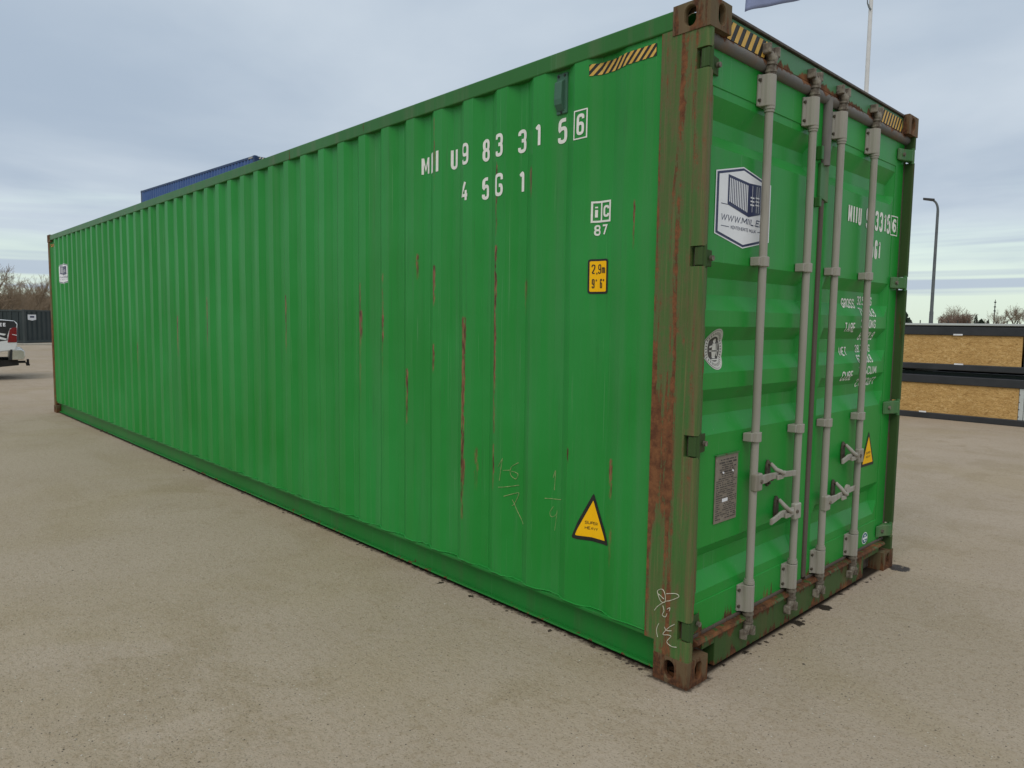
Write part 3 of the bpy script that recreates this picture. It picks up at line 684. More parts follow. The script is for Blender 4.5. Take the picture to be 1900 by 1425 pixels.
def strip(pts, closed, w_):
    n = len(pts); L_, R_ = [], []
    for i, p in enumerate(pts):
        a_ = pts[i-1] if (i or closed) else None; c_ = pts[(i+1) % n] if (i < n-1 or closed) else None
        d1 = (p-a_).normalized() if a_ is not None and (p-a_).length > 1e-9 else None; d2 = (c_-p).normalized() if c_ is not None and (c_-p).length > 1e-9 else None
        d1 = d1 or d2; d2 = d2 or d1; nn_ = Vector((-(d1+d2).y, (d1+d2).x))
        nn_ = nn_.normalized() if nn_.length > 1e-6 else Vector((-d1.y, d1.x)); k_ = min(1.6, 1/max(.3, nn_.dot(Vector((-d1.y, d1.x)))))
        L_.append(p+nn_*w_/2*k_); R_.append(p-nn_*w_/2*k_)
    out = []
    for i in range(n if closed else n-1): j_ = (i+1) % n; out.append([tuple(q) for q in (L_[i], L_[j_], R_[j_], R_[i])])
    return out
def text2d(s, weight=.15, aspect=.5, gap=.5, slant=0):
    """layers of quads for a word of unit height; aspect = skeleton width of a normal letter, gap in stroke widths"""
    layers = {}; u = 0; t = weight
    for ch in s:
        w_, st = GL[ch]; ww = w_*aspect
        for k_, (cl, pts) in enumerate(st):
            q = round_path([(u+t/2+x*ww+slant*y, t/2+y*(1-t)) for x, y in pts], cl, .0 if ch in 'MNAVWKY47E' else .26*min(1, aspect*2))
            layers.setdefault(k_, []).extend(strip(q, cl, t))
        u += ww+t+t*gap
    return layers, u-t*gap
def text(name, s, u0, u1, v0, v1, mat, plane, off, parent, weight=.15, slant=0, aspect=None, gap=.7):
    h = v1-v0; n = sum(GL[c][0] for c in s)
    if aspect is None:      # solve the letter width so that the word fills its field
        aspect = max(.08, ((u1-u0)/h-len(s)*weight-(len(s)-1)*weight*gap-slant)/max(n, .01)) if n else .0
    lay, tot = text2d(s, weight, aspect, gap, slant); me_v, me_f = [], []
    sx = (u1-u0)/(tot+slant)
    for k_, quads in lay.items():
        vs, fs = [], []
        for q in quads: o_ = len(vs); vs += [(u0+x*sx, v0+y*h) for x, y in q]; fs.append((o_, o_+1, o_+2, o_+3))
        bm = drape(vs, fs, plane, off+k_*.00018); o_ = len(me_v); bm.verts.index_update()
        me_v += [tuple(v.co) for v in bm.verts]; me_f += [tuple(v.index+o_ for v in f.verts) for f in bm.faces]; bm.free()
    me = bpy.data.meshes.new(name); me.from_pydata(me_v, [], me_f); me.update(); o = bpy.data.objects.new(name, me); C.objects.link(o); me.materials.append(mat)
    if parent: o.parent = parent
    return o
def rect(u0, u1, v0, v1): return [(u0, v0), (u1, v0), (u1, v1), (u0, v1)]
def frame(u0, u1, v0, v1, t): return [rect(u0, u1, v0, v0+t), rect(u0, u1, v1-t, v1), rect(u0, u0+t, v0+t, v1-t), rect(u1-t, u1, v0+t, v1-t)]

# identification on the side wall
for ch, a, c, z0, z1 in (('M', -1.977, -1.910, 2.457, 2.567), ('I', -1.880, -1.840, 2.457, 2.574), ('I', -1.806, -1.782, 2.455, 2.574), ('U', -1.697, -1.642, 2.453, 2.572), ('9', -1.570, -1.508, 2.457, 2.575),
        ('8', -1.418, -1.364, 2.456, 2.576), ('3', -1.284, -1.226, 2.457, 2.577), ('3', -1.138, -1.079, 2.457, 2.576), ('1', -.986, -.947, 2.457, 2.577), ('5', -.856, -.796, 2.457, 2.578), ('6', -.709, -.662, 2.468, 2.567),
        ('4', -1.576, -1.507, 2.252, 2.370), ('5', -1.420, -1.368, 2.251, 2.371), ('G', -1.288, -1.222, 2.250, 2.371), ('1', -1.130, -1.091, 2.250, 2.371)):
    if ch == 'I': decal('lettering', [rect(a, c, z0, z1)], m_white, 'wall', .0022, cont)
    else: text('lettering', ch, a, c, z0, z1, m_white, 'wall', .0022, cont, {'M': .135, 'I': .16}.get(ch, .150))
decal('lettering_box', frame(-.727, -.643, 2.450, 2.586, .006), m_white, 'wall', .0022, cont)
decal('lettering_box', frame(-.617, -.512, 2.053, 2.152, .009)+[rect(-.570, -.562, 2.062, 2.143)], m_white, 'wall', .0022, cont)
text('lettering', 'i', -.599, -.586, 2.072, 2.132, m_white, 'wall', .0022, cont, .17); text('lettering', 'C', -.555, -.522, 2.076, 2.130, m_white, 'wall', .0022, cont, .19)
text('lettering', '87', -.601, -.529, 1.992, 2.042, m_white, 'wall', .0022, cont, .17, gap=1.0)
# height sticker
def rrect(u0, u1, v0, v1, r):
    out = []
    for cu, cv, a0 in ((u1-r, v1-r, 0), (u0+r, v1-r, 90), (u0+r, v0+r, 180), (u1-r, v0+r, 270)):
        for k in range(5): a = R(a0+k*22.5); out.append((cu+r*math.cos(a), cv+r*math.sin(a)))
    return out
hs = decal('height_sticker', [rrect(-.625, -.520, 1.720, 1.883, .012)], m_print, 'wall', .0020, cont)
decal('height_sticker_face', [rrect(-.616, -.529, 1.730, 1.873, .006)], m_yellow, 'wall', .0032, hs)
text('lettering', '2,9m', -.607, -.535, 1.814, 1.858, m_print, 'wall', .0044, hs, .11, gap=.8); text('lettering', '9\' 6"', -.605, -.540, 1.746, 1.790, m_print, 'wall', .0044, hs, .11, gap=1.0)
# triangular warning stickers
def rtri(pts, r):
    out = []; n = len(pts)
    for i in range(n):
        p0, p, p1 = (Vector(pts[(i+k) % n]) for k in (-1, 0, 1))
        a = p+(p0-p).normalized()*r; c = p+(p1-p).normalized()*r
        for t in (0, .25, .5, .75, 1): q = a*(1-t)**2+p*2*t*(1-t)+c*t*t; out.append((q.x, q.y))
    return out
def warning(cu, v0, v1, hw, plane, parent, lean=0):
    P3 = [(cu-hw, v0), (cu+hw, v0), (cu+lean, v1)]
    o = decal('warning_sticker', [rtri(P3, .018)], m_print, plane, .0020, parent)
    ctr = Vector(((P3[0][0]+P3[1][0]+P3[2][0])/3, (2*v0+v1)/3))
    decal('warning_sticker_face', [rtri([tuple(ctr+(Vector(q)-ctr)*.76) for q in P3], .006)], m_yellow, plane, .0032, o)
    h = v1-v0
    text('lettering', 'SUPER', cu-hw*.30, cu+hw*.32, v0+h*.345, v0+h*.405, m_print, plane, .0044, o, .14); text('lettering', 'HEAVY', cu-hw*.30, cu+hw*.34, v0+h*.235, v0+h*.295, m_print, plane, .0044, o, .14)
warning(-.580, .520, .762, .108, 'wall', cont, .004)
warning(2.072, .712, .935, .108, 'door', doors[1])
# hazard tape
def hazard(u0, u1, v0, v1, n, plane, parent, lean):
    o = decal('hazard_tape', [rect(u0, u1, v0, v1)], m_print, plane, .0020, parent)
    bm_p = []; step = (u1-u0)/n
    k = -4
    while u0+k*step < u1+step:
        a = u0+k*step; poly = [(a, v0), (a+step*.5, v0), (a+step*.5+lean, v1), (a+lean, v1)]
        # clip to the tape
        def clip(poly, lim, keep_right):
            out = []
            for i in range(len(poly)):
                p, q = poly[i], poly[(i+1) % len(poly)]
                inp = (p[0] >= lim) == keep_right or p[0] == lim; inq = (q[0] >= lim) == keep_right or q[0] == lim
                if inp: out.append(p)
                if inp != inq: t = (lim-p[0])/(q[0]-p[0]); out.append((lim, p[1]+t*(q[1]-p[1])))
            return out
        poly = clip(poly, u0+.002, True)
        if poly: poly = clip(poly, u1-.002, False)
        if len(poly) >= 3: bm_p.append(poly)
        k += 1
    decal('hazard_stripe', bm_p, m_ystripe, plane, .0032, o)
hazard(-.640, -.264, 2.728, 2.780, 10, 'wall', cont, .050)
hazard(-L+.13, -L+.45, 2.70, 2.745, 8, 'wall', cont, .05)
hazard(.185, .535, 2.785, 2.862, 6, ('x', -.036), cont, .045)
hazard(1.93, 2.262, 2.785, 2.862, 8, ('x', -.036), cont, .045)
# shield shaped company stickers with a drawn container
def shield(u0, u1, v0, v1, plane, parent, detail=True):
    U = lambda t: u0+(u1-u0)*t
    V = lambda t: v0+(v1-v0)*t
    def hexa(k):
        q = [(0, .87), (.47, 1.0), (1, .87), (1, .13), (.5, 0), (0, .13)]
        return [(U(.5+(a-.5)*k), V(.5+(c-.5)*(1-(1-k)*.9))) for a, c in q]
    o = decal('company_sticker', [hexa(1)], m_dwhite, plane, .0018, parent)
    decal('sticker_border', [hexa(.965)], m_navy, plane, .0026, o); decal('sticker_field', [hexa(.90)], m_dwhite, plane, .0034, o)
    rows = [[(U(.20), V(.86)), (U(.58), V(.82)), (U(.58), V(.40)), (U(.20), V(.50))], [(U(.58), V(.82)), (U(.80), V(.83)), (U(.80), V(.46)), (U(.58), V(.40))]]
    decal('sticker_drawing', rows, m_navy, plane, .0042, o)
    wh = []; n = 11
    for k in range(n):
        t = .225+k*.031; top = .86-(t-.20)*.105-.035; bot = .50-(t-.20)*.263+.045
        wh.append([(U(t), V(bot)), (U(t+.016), V(bot-.003)), (U(t+.016), V(top-.002)), (U(t), V(top))])
    for k in range(3): wh += [rect(U(.605), U(.675), V(.55+k*.045), V(.568+k*.045)), rect(U(.70), U(.77), V(.56+k*.045), V(.578+k*.045))]
    for t in (.635, .715, .755): wh.append(rect(U(t), U(t+.006), V(.47), V(.80)))
    decal('sticker_drawing_lines', wh, m_dwhite, plane, .0050, o)
    for q in (rect(U(.09), U(.20), V(.495), V(.503)), rect(U(.80), U(.91), V(.495), V(.503)), rect(U(.10), U(.24), V(.232), V(.240)), rect(U(.76), U(.90), V(.232), V(.240))): decal('sticker_rule', [q], m_navy, plane, .0042, o)
    text('sticker_lettering', 'WWW.MIIL.EE', U(.09), U(.88), V(.30), V(.385), m_navy, plane, .0042, o, .17, slant=.22, gap=1.0)
    text('sticker_lettering', 'KONTEINERITE MÜÜK', U(.27), U(.73), V(.215), V(.258), m_navy, plane, .0042, o, .14)
    return o
shield(.182, .672, 1.930, 2.292, 'door', doors[0])
shield(-11.50, -10.98, 2.075, 2.405, 'wall', cont)
# identification and weights on the doors
D1 = doors[1]; dt = lambda s, *a, **k: text('lettering', s, *a, m_white, 'door', .0022, D1, **k)
dt('MIIU', 1.583, 1.772, 2.168, 2.275, weight=.17, gap=.9); dt('983315', 1.840, 2.226, 2.162, 2.280, weight=.17, gap=.9)
dt('6', 2.264, 2.316, 2.178, 2.262, weight=.20); decal('lettering_box', frame(2.238, 2.342, 2.158, 2.280, .006), m_white, 'door', .0022, D1)
dt('45G1', 1.875, 2.085, 1.993, 2.107, weight=.17, gap=.9)
for s_, a, c, z0, z1 in (('GROSS', 1.632, 1.818, 1.690, 1.746), ('32.500KG', 1.865, 2.091, 1.713, 1.765), ('71.650LB', 1.849, 2.089, 1.645, 1.696), ('TARE', 1.620, 1.768, 1.549, 1.605), ('3.750KG', 1.850, 2.079, 1.574, 1.626),
        ('8.270LB', 1.890, 2.122, 1.502, 1.552), ('NET', 1.632, 1.738, 1.411, 1.463), ('28.750KG', 1.866, 2.097, 1.427, 1.473), ('63.380LB', 1.850, 2.074, 1.364, 1.413), ('CUBE', 1.617, 1.775, 1.265, 1.322), ('76.4CU.M', 1.850, 2.130, 1.290, 1.342), ('2.700CU.FT', 1.890, 2.190, 1.217, 1.268)):
    dt(s_, a, c, z0, z1, weight=.155, gap=.55)
# oval classification seal
def ell(cu, cv, ru, rv, n=40): return [(cu+ru*math.cos(2*math.pi*k/n), cv+rv*math.sin(2*math.pi*k/n)) for k in range(n)]
so = decal('oval_seal_sticker', [ell(.266, 1.472, .080, .092)], m_seal, 'door', .0018, doors[0])
decal('seal_ring', [ell(.266, 1.472, .074, .086)], m_sealdark, 'door', .0026, so); decal('seal_field', [ell(.266, 1.472, .0725, .0845)], m_seal, 'door', .0034, so)
decal('seal_centre', [ell(.266, 1.472, .048, .056)], m_sealdark, 'door', .0042, so)
em = [[(u_+.026, v_) for u_, v_ in q] for q in [ell(.245, 1.508, .011, .011, 12), [(.232, 1.497), (.258, 1.497), (.263, 1.455), (.250, 1.430), (.228, 1.432), (.224, 1.460)], [(.205, 1.485), (.232, 1.490), (.230, 1.482), (.205, 1.476)], rect(.205, .280, 1.461, 1.466), rect(.215, .268, 1.422, 1.428), rect(.266, .272, 1.440, 1.500)]]
decal('seal_emblem', em, m_seal, 'door', .0050, so)
rl = []; nn = 34
for k in range(nn):   # tiny illegible ring lettering
    a = 2*math.pi*k/nn
    if abs(math.sin(a/2)) < .0: continue
    c, s_ = math.cos(a), math.sin(a); cu, cv = .266+.0605*c, 1.472+.0705*s_
    rl.append([(cu+c*dx-s_*dy, cv+s_*dx+c*dy) for dx, dy in ((-.006, -.0022), (.006, -.0022), (.006, .0016), (-.006, .0016))])
decal('seal_ring_lettering', rl, m_sealdark, 'door', .0042, so)
# data plate
dp = MB(); dp.box(DX-.003, DX+.003, .262, .458, .673, .986); dpo = dp.build('data_plate', m_plate, doors[0], .002)
box('plate_rim', m_hinge, dpo, DX-.003, DX+.008, .258, .462, .986, .992)
rn = random.Random(9); ln = []
zz = .968
while zz > .690:
    h = rn.choice((.0045, .0055, .008) if zz > .87 else (.0035, .0045)); u = .270 + (rn.uniform(.0, .05) if zz > .87 else 0); end = .450-(rn.uniform(0, .05) if zz > .87 else 0)
    while u < end-.01:
        l = rn.uniform(.008, .04); ln.append(rect(u, min(u+l, end), zz-h, zz)); u += l+rn.uniform(.003, .010)
        if zz < .87 and rn.random() < .22: u += .03
    zz -= h+rn.uniform(.004, .007)
decal('plate_engraving', ln, m_sealdark, ('x', DX+.003), .0008, dpo)
decal('plate_tape', [rect(.322, .372, .768, .784)], m_dwhite, ('x', DX+.003), .0016, dpo)
k = MB(); k.tube([(DX+.003, .325, .905), (DX+.007, .325, .905)], .005, 8); k.tube([(DX+.003, .410, .905), (DX+.007, .410, .905)], .005, 8); k.build('rivet', m_dwhite, dpo)
# round inspection sticker
rs = decal('round_sticker', [ell(2.088, .245, .046, .038, 28)], m_dwhite, ('x', DX), .0016, doors[1])
decal('round_sticker_print', [ell(2.088, .245, .040, .033, 28)], m_teal, ('x', DX), .0024, rs); decal('round_sticker_band', [rect(2.052, 2.124, .238, .252), ell(2.088, .262, .012, .006, 12), ell(2.088, .228, .014, .005, 12)], m_dwhite, ('x', DX), .0032, rs)
# vent cover under the rail
vx0, vx1 = -.866, -.796; vy = wall_y(-.83)
ve = box('vent', m_vent, cont, vx0, vx1, vy-.008, vy+.004, 2.598, 2.792, .004)
b = MB(); b.prism([(vy-.004, 2.765), (vy-.030, 2.745), (vy-.034, 2.665), (vy-.030, 2.640), (vy-.010, 2.612), (vy-.004, 2.612)][::-1], 'x', vx0+.006, vx1-.016); b.build('vent_hood', m_vent, ve, .004)
b = MB()
for vx, vz in ((-.852, 2.778), (-.812, 2.778), (-.831, 2.606)): b.tube([(vx, vy-.007, vz), (vx, vy-.012, vz)], .006, 8)
b.build('vent_screw', m_black, ve)
# chalk marks on wall and post
def strokes(name, lines, plane, off, rad, mat):
    b = MB()
    for ln in lines:
        pts = [Vector((q[0], q[1], 0)) for q in ln]; sm = []
        for i in range(len(pts)-1):
            p0, p1, p2, p3 = pts[max(i-1, 0)], pts[i], pts[i+1], pts[min(i+2, len(pts)-1)]
            for t in (0, .2, .4, .6, .8):
                sm.append(.5*((2*p1)+(-p0+p2)*t+(2*p0-5*p1+4*p2-p3)*t*t+(-p0+3*p1-3*p2+p3)*t**3))
        sm.append(pts[-1])
        b.tube([(q.x, (wall_y(q.x) if plane == 'wall' else plane)-off, q.y) for q in sm], rad, 5)
    return b.build(name, mat, cont)
strokes('chalk_mark', [[(-1.222, .715), (-1.212, .775), (-1.200, .842)], [(-1.235, .79), (-1.203, .835)], [(-1.195, .775), (-1.155, .78)], [(-1.105, .828), (-1.15, .80), (-1.155, .755), (-1.125, .735), (-1.108, .765), (-1.15, .775)],
    [(-1.230, .676), (-1.16, .690), (-1.098, .706)], [(-1.19, .632), (-1.13, .655), (-1.098, .660), (-1.13, .60), (-1.145, .585)], [(-1.145, .62), (-1.115, .57), (-1.056, .50)]], 'wall', .0008, .0019, m_chalk)
strokes('chalk_mark', [[(-.846, .79), (-.832, .830), (-.834, .775), (-.838, .726)], [(-.890, .676), (-.835, .680), (-.787, .686)], [(-.842, .640), (-.862, .61), (-.858, .585), (-.835, .59), (-.815, .610)], [(-.815, .625), (-.822, .57), (-.830, .516)]], 'wall', .0008, .0019, m_chalk)
strokes('chalk_mark', [[(-.158, .375), (-.165, .398), (-.14, .412), (-.125, .392), (-.124, .36), (-.145, .355), (-.162, .385), (-.13, .37)], [(-.118, .398), (-.07, .412), (-.055, .402), (-.10, .372), (-.122, .362), (-.16, .33), (-.178, .305)], [(-.135, .34), (-.128, .318), (-.136, .296), (-.12, .292), (-.112, .31)], [(-.112, .33), (-.098, .34), (-.10, .325)],
    [(-.153, .252), (-.164, .22), (-.157, .188)], [(-.123, .246), (-.112, .233), (-.086, .24)], [(-.071, .274), (-.10, .25), (-.13, .210), (-.10, .216), (-.088, .213), (-.108, .183), (-.085, .170), (-.057, .175)]], 0.0, .0008, .0018, m_chalkw)

# ------------------------------------------------------------------ background containers
m_blue = paint('blue container paint', (.045, .095, .25), (.055, .115, .29), rust=.01, rough=.5, fade=(.11, .16, .27), fade_amt=.4)
m_blued = paint('dark blue rail paint', (.022, .045, .12), (.03, .06, .15), rust=.03, rough=.5)
m_anth = paint('anthracite container paint', (.030, .040, .042), (.038, .050, .052), rust=0, rough=.45, fade=(.07, .085, .085), fade_amt=.3)
m_anthd = paint('anthracite frame paint', (.045, .055, .056), (.06, .07, .07), rust=0, rough=.45, fade=(.1, .11, .11), fade_amt=.3)
m_cream = simple('cream stripe', (.60, .55, .42), (.66, .62, .5), .5)
def plain_container(label, L, W, H, mw, mf, loc, rz, pitch=.2757, hazard_ends=False, group=None, corr_door=True):
    t = empty('shipping_container', label, 'container', loc, rz, group)
    prof = [(-.1, .012)]; x = -.16
    while x > -L+.30: prof += [(x, .045), (x-.07, .045), (x-.13, .008), (x-.2, .008)]; x -= pitch
    prof += [(-L+.1, .012)]; n = len(prof)
    for s in (0, 1):
        b = MB(); b.add([(x, y if s == 0 else W-y, z) for z in (.15, H-.08) for x, y in prof], [(i, i+1, n+i+1, n+i) for i in range(n-1)]); b.build('side_wall', mw, t)
        ya, yb = (0, .06) if s == 0 else (W-.06, W)
        box('top_side_rail', mf, t, -L+.17, -.17, ya+.002, yb-.002, H-.1, H-.012, .005); box('bottom_side_rail', mf, t, -L+.17, -.17, ya+.012, yb-.003, .014, .16, .005)
        for x0, x1 in ((-.16, 0), (-L, -L+.16)):
            y0, y1 = (0, .14) if s == 0 else (W-.14, W)
            box('corner_post', mf, t, x0+.003, x1-.003, y0+.003, y1-.003, .11, H-.11, .01)
            for z0 in (0, H-.118): box('corner_casting', mf, t, x0-.006 if x0 < -1 else x0-.018, x1+.018 if x0 < -1 else x1+.002, y0-.003, y1+.003, z0, z0+.118, .012)
    b = MB(); b.box(-L+.05, -.05, .05, W-.05, H-.045, H-.02); b.build('roof', mw, t)
    b = MB(); b.box(-L+.02, -L+.06, .14, W-.14, .02, H-.03); b.build('front_wall', mw, t)
    box('door_header', mf, t, -.09, -.03, .14, W-.14, H-.12, H-.018, .005); box('door_sill', mf, t, -.09, -.03, .14, W-.14, .02, .17, .005)
    for s in (0, 1):
        y0, y1 = (.15, W/2-.01) if s == 0 else (W/2+.01, W-.15)
        d_ = MB()
        zs = [(.18, 0), (.34, 0), (.40, 1), (.48, 1), (.54, 0)] + [q for k in range(int((H-1.2)/.5)) for q in ((.9+k*.5, 0), (.96+k*.5, 1), (1.04+k*.5, 1), (1.1+k*.5, 0))] + [(H-.13, 0)]
        if not corr_door: zs = [(.18, 0), (H-.13, 0)]
        n = len(zs); d_.add([(-.06-.03*q, y, z) for y in (y0, y1) for z, q in zs], [(i, i+1, n+i+1, n+i) for i in range(n-1)])
        do = d_.build('door', mw, t)
        for yy in (.28, .72):
            r_ = MB(); yb = y0+(y1-y0)*yy; r_.tube([(-.035, yb, .12), (-.035, yb, H-.08)], .018, 8); r_.build('locking_rod', m_bar if corr_door else mf, do)
    if hazard_ends:
        for (u0, u1) in ((.2, .75), (W-.75, W-.2)):
            h = MB()
            for k in range(5): a = u0+k*.11; h.add([(-.0285, a, H-.112), (-.0285, a+.055, H-.112), (-.0285, a+.11, H-.03), (-.0285, a+.055, H-.03)], [(0, 1, 2, 3)])
            h.build('hazard_tape', m_cream, t)
        h = MB()
        for k in range(4): a = -.50+k*.085; h.add([(a, -.0005, H-.098), (a+.042, -.0005, H-.098), (a+.085, -.0005, H-.03), (a+.042, -.0005, H-.03)], [(0, 1, 2, 3)])
        h.build('hazard_tape', m_cream, t)
    return t
c0 = Vector((-26.625, 9.887)); c1 = Vector((-38.711, 9.222)); rz = math.atan2(c0.y-c1.y, c0.x-c1.x)
z1_ = 2.591; z2_ = 2.591*2
plain_container('blue steel container at the bottom of the stack of three behind the green one', 12.192, 2.438, 2.591, m_blue, m_blued, (c0.x, c0.y, 0), rz, group='stacked blue containers')
plain_container('blue steel container in the middle of the stack of three behind the green one', 12.192, 2.438, 2.591, m_blue, m_blued, (c0.x, c0.y, z1_), rz, group='stacked blue containers')
bt = plain_container('blue corrugated container on top of the stack, its roof edge showing above the green one', 12.192, 2.438, 2.896, m_blue, m_blued, (c0.x, c0.y, z2_), rz, hazard_ends=True, group='stacked blue containers')
st = MB(); st.box(-1.95, -1.25, -.004, .006, 1.62, 1.98); st.build('white_sticker', m_dwhite, bt)
# dark storage container behind the pickup; its end faces left, its side right
dk = plain_container('dark grey storage container with a white sticker standing behind the pickup', 6.0, 2.2, 1.97, m_anth, m_anthd, (0, 0, 0), 0, pitch=.40, corr_door=False)
a = R(-47); dk.rotation_euler.z = a
# its local corner (0, W) meets the camera-facing corner
cw = Vector((-48.5, 5.54)); loc = cw-Vector((math.cos(a)*0-math.sin(a)*2.2, math.sin(a)*0+math.cos(a)*2.2)); dk.location = (loc.x, loc.y, 0)
b = MB(); b.hexa([(-.95, 2.2, 1.38), (-.28, 2.2, 1.38), (-.28, 2.21, 1.38), (-.95, 2.21, 1.38)], [(-.95, 2.2, 1.68), (-.28, 2.2, 1.68), (-.28, 2.21, 1.68), (-.95, 2.21, 1.68)])
b.add([(-.95, 2.21, 1.38), (-.28, 2.21, 1.38), (-.615, 2.21, 1.33)], [(0, 1, 2)]); wl = b.build('white_sticker', m_dwhite, dk)
b = MB(); b.box(-.80, -.45, 2.206, 2.214, 1.50, 1.60); b.build('sticker_print', m_navy, wl)

# kerb strip in front of the dark container
m_kerb = simple('pale concrete', (.36, .33, .27), (.44, .41, .34), .9, 0, 6)
b = MB(); b.hexa([(-47.2, -6, -.05), (-46.7, -6, -.05), (-43.9, 14, -.05), (-44.4, 14, -.05)], [(-47.2, -6, .09), (-46.7, -6, .09), (-43.9, 14, .09), (-44.4, 14, .09)])
k = b.build('kerb', m_kerb, None, .02); k['kind'] = 'structure'

# ------------------------------------------------------------------ pickup truck (only its tail is in view)
m_tw = simple('white car paint', (.66, .67, .66), (.70, .71, .70), .22, 0, 3, bump=.01, spec=.5)
m_tb = simple('black car film', (.018, .018, .019), (.026, .026, .028), .3, 0, 5, bump=.01)
m_red = simple('red tail lamp plastic', (.22, .008, .010), (.14, .006, .008), .12, 0, 30, bump=.05)
m_chrome = simple('brushed chrome bumper', (.60, .58, .54), (.66, .64, .60), .16, .9, 3, bump=.01)
m_tyre = simple('tyre rubber', (.015, .015, .015), (.03, .028, .026), .85)
m_glass = simple('dark car glass', (.010, .012, .014), (.015, .017, .02), .05, 0, 3, bump=0, spec=.8)
def truck():
    t = empty('pickup_truck', 'white pickup truck with black graphics on its bed, tail light and hitch at left edge', 'truck')
    # local: x forward from tail, y to the right of the vehicle is negative; visible side is +y (left side)
    Wd = 1.0
    arch = [(1.30+.50*math.cos(R(180-k*18)), .55+.50*math.sin(R(180-k*18))) for k in range(11)]
    bed = [(.06, .74), (.03, .86), (.02, 1.20), (.0, 1.40), (.06, 1.46), (.30, 1.485), (1.95, 1.50), (1.95, .52), (1.80, .52)] + arch[::-1] + [(.80, .52), (.45, .52), (.40, .70)]
    b = MB(); b.prism(bed, 'y', -Wd, Wd); b.build('bed', m_tw, t, .03, 3)
    far = [(1.97, .52), (1.97, 1.42), (2.08, 1.86), (2.35, 1.93), (3.6, 1.90), (4.35, 1.40), (5.5, 1.25), (5.72, 1.05), (5.75, .55), (5.30, .52)] + [(4.85+.48*math.cos(R(k*18)), .52+.48*math.sin(R(k*18))) for k in range(1, 10)] + [(4.35, .50)]
    b = MB(); b.prism(far, 'y', -Wd, Wd); b.build('cab', m_tw, t, .05, 3)
    for s in (-1, 1):
        b = MB(); y0, y1 = sorted((s*(Wd-.01), s*(Wd+.006)))
        b.prism([(2.15, 1.42), (2.18, 1.80), (3.55, 1.82), (4.15, 1.42)], 'y', y0, y1); b.build('window', m_glass, t)
        for ax in (1.30, 4.85):
            wo = MB(); yc = s*.86
            wo.tube([(ax, yc-.13, .40), (ax, yc-.11, .40), (ax, yc+.11, .40), (ax, yc+.13, .40)], [.36, .40, .40, .36], 28); wv = wo.build('tyre', m_tyre, t)
            wo = MB(); wo.tube([(ax, yc+s*.10, .40), (ax, yc+s*.135, .40)], [.25, .24], 24); wo.build('rim', m_chrome, wv)
        # black graphic on the upper bed side, white slashes, lettering
        b = MB(); y_ = s*(Wd+.004)
        def P(pts, nm, mt, par, oo):
            q = MB(); q.prism(pts if s < 0 else pts[::-1], 'y', *sorted((s*(Wd-.002), s*(Wd+oo)))); return q.build(nm, mt, par)
        P([(.035, 1.30), (.02, 1.38), (.07, 1.455), (.30, 1.475), (1.90, 1.485), (1.90, .60), (1.2, 1.06), (.50, .94), (.22, .985), (.22, 1.10), (.16, 1.28)], 'graphic_film', m_tb, t, .004)
        P([(.24, 1.14), (.40, 1.17), (.9, 1.20), (.9, 1.165), (.42, 1.135), (.28, 1.10)], 'graphic_slash', m_tw, t, .007)
        P([(.22, 1.02), (.36, 1.07), (1.0, 1.10), (1.0, 1.04), (.40, 1.02), (.26, .99)], 'graphic_slash', m_tw, t, .007)
        lb = MB(); lb.prism([(.03, .935), (.22, .93), (.20, 1.06), (.165, 1.25), (.10, 1.30), (.02, 1.30)], 'y', *sorted((s*(Wd-.06), s*(Wd+.014)))); lo = lb.build('tail_light', m_red, t, .012)
        lb = MB(); lb.prism([(.025, 1.10), (.12, 1.125), (.12, 1.135), (.025, 1.115)], 'y', *sorted((s*Wd, s*(Wd+.018)))); lb.build('lamp_strip', m_dwhite, lo)
    lay, tot = text2d('WWW.MIIL.EE', .24, .62, .8); b = MB()
    for k_, quads in lay.items():
        for q in quads: b.add([(.235+(tot-u)*.075, Wd+.0075+k_*.0003, 1.325+v*.085) for u, v in q], [(0, 1, 2, 3)])
    b.build('lettering', m_dwhite, t)
    b = MB(); b.prism([(-.10, .50), (-.13, .58), (-.12, .72), (-.06, .76), (.10, .76), (.14, .74), (.17, .50)], 'y', -Wd*.97, Wd*.99); b.build('bumper', m_chrome, t, .02, 3)
    b = MB(); b.prism([(.14, .50), (.17, .50), (.21, .50), (.17, .76), (.13, .76)], 'y', -Wd*.985, Wd*1.001); b.build('bumper_end', m_tb, t)
    b = MB(); b.prism([(.0, .36), (.02, .50), (5.3, .50), (5.2, .30), (.65, .30)], 'y', -.82, .86); b.build('chassis', m_tyre, t, .02)
    b = MB(); b.box(-.16, .02, -.04, .04, .37, .43); b.box(-.24, -.16, -.04, .04, .33, .39); b.tube([(-.21, 0, .39), (-.21, 0, .47)], .028, 10); b.box(-.25, -.17, -.05, .05, .30, .34); b.build('hitch', m_tyre, t, .008)
    return t
tk = truck(); tk.location = (-19.62-.15, .80-.10, 0)
fd = Vector((-.13, -.99)).normalized()
# local +x (forward) -> fd ; local +y must face the camera (+x world)
tk.rotation_euler.z = math.atan2(fd.y, fd.x)
off = Matrix.Rotation(tk.rotation_euler.z, 2) @ Vector((-.12, 1.0)); tk.location = (-19.60-off.x, .82-off.y, 0)

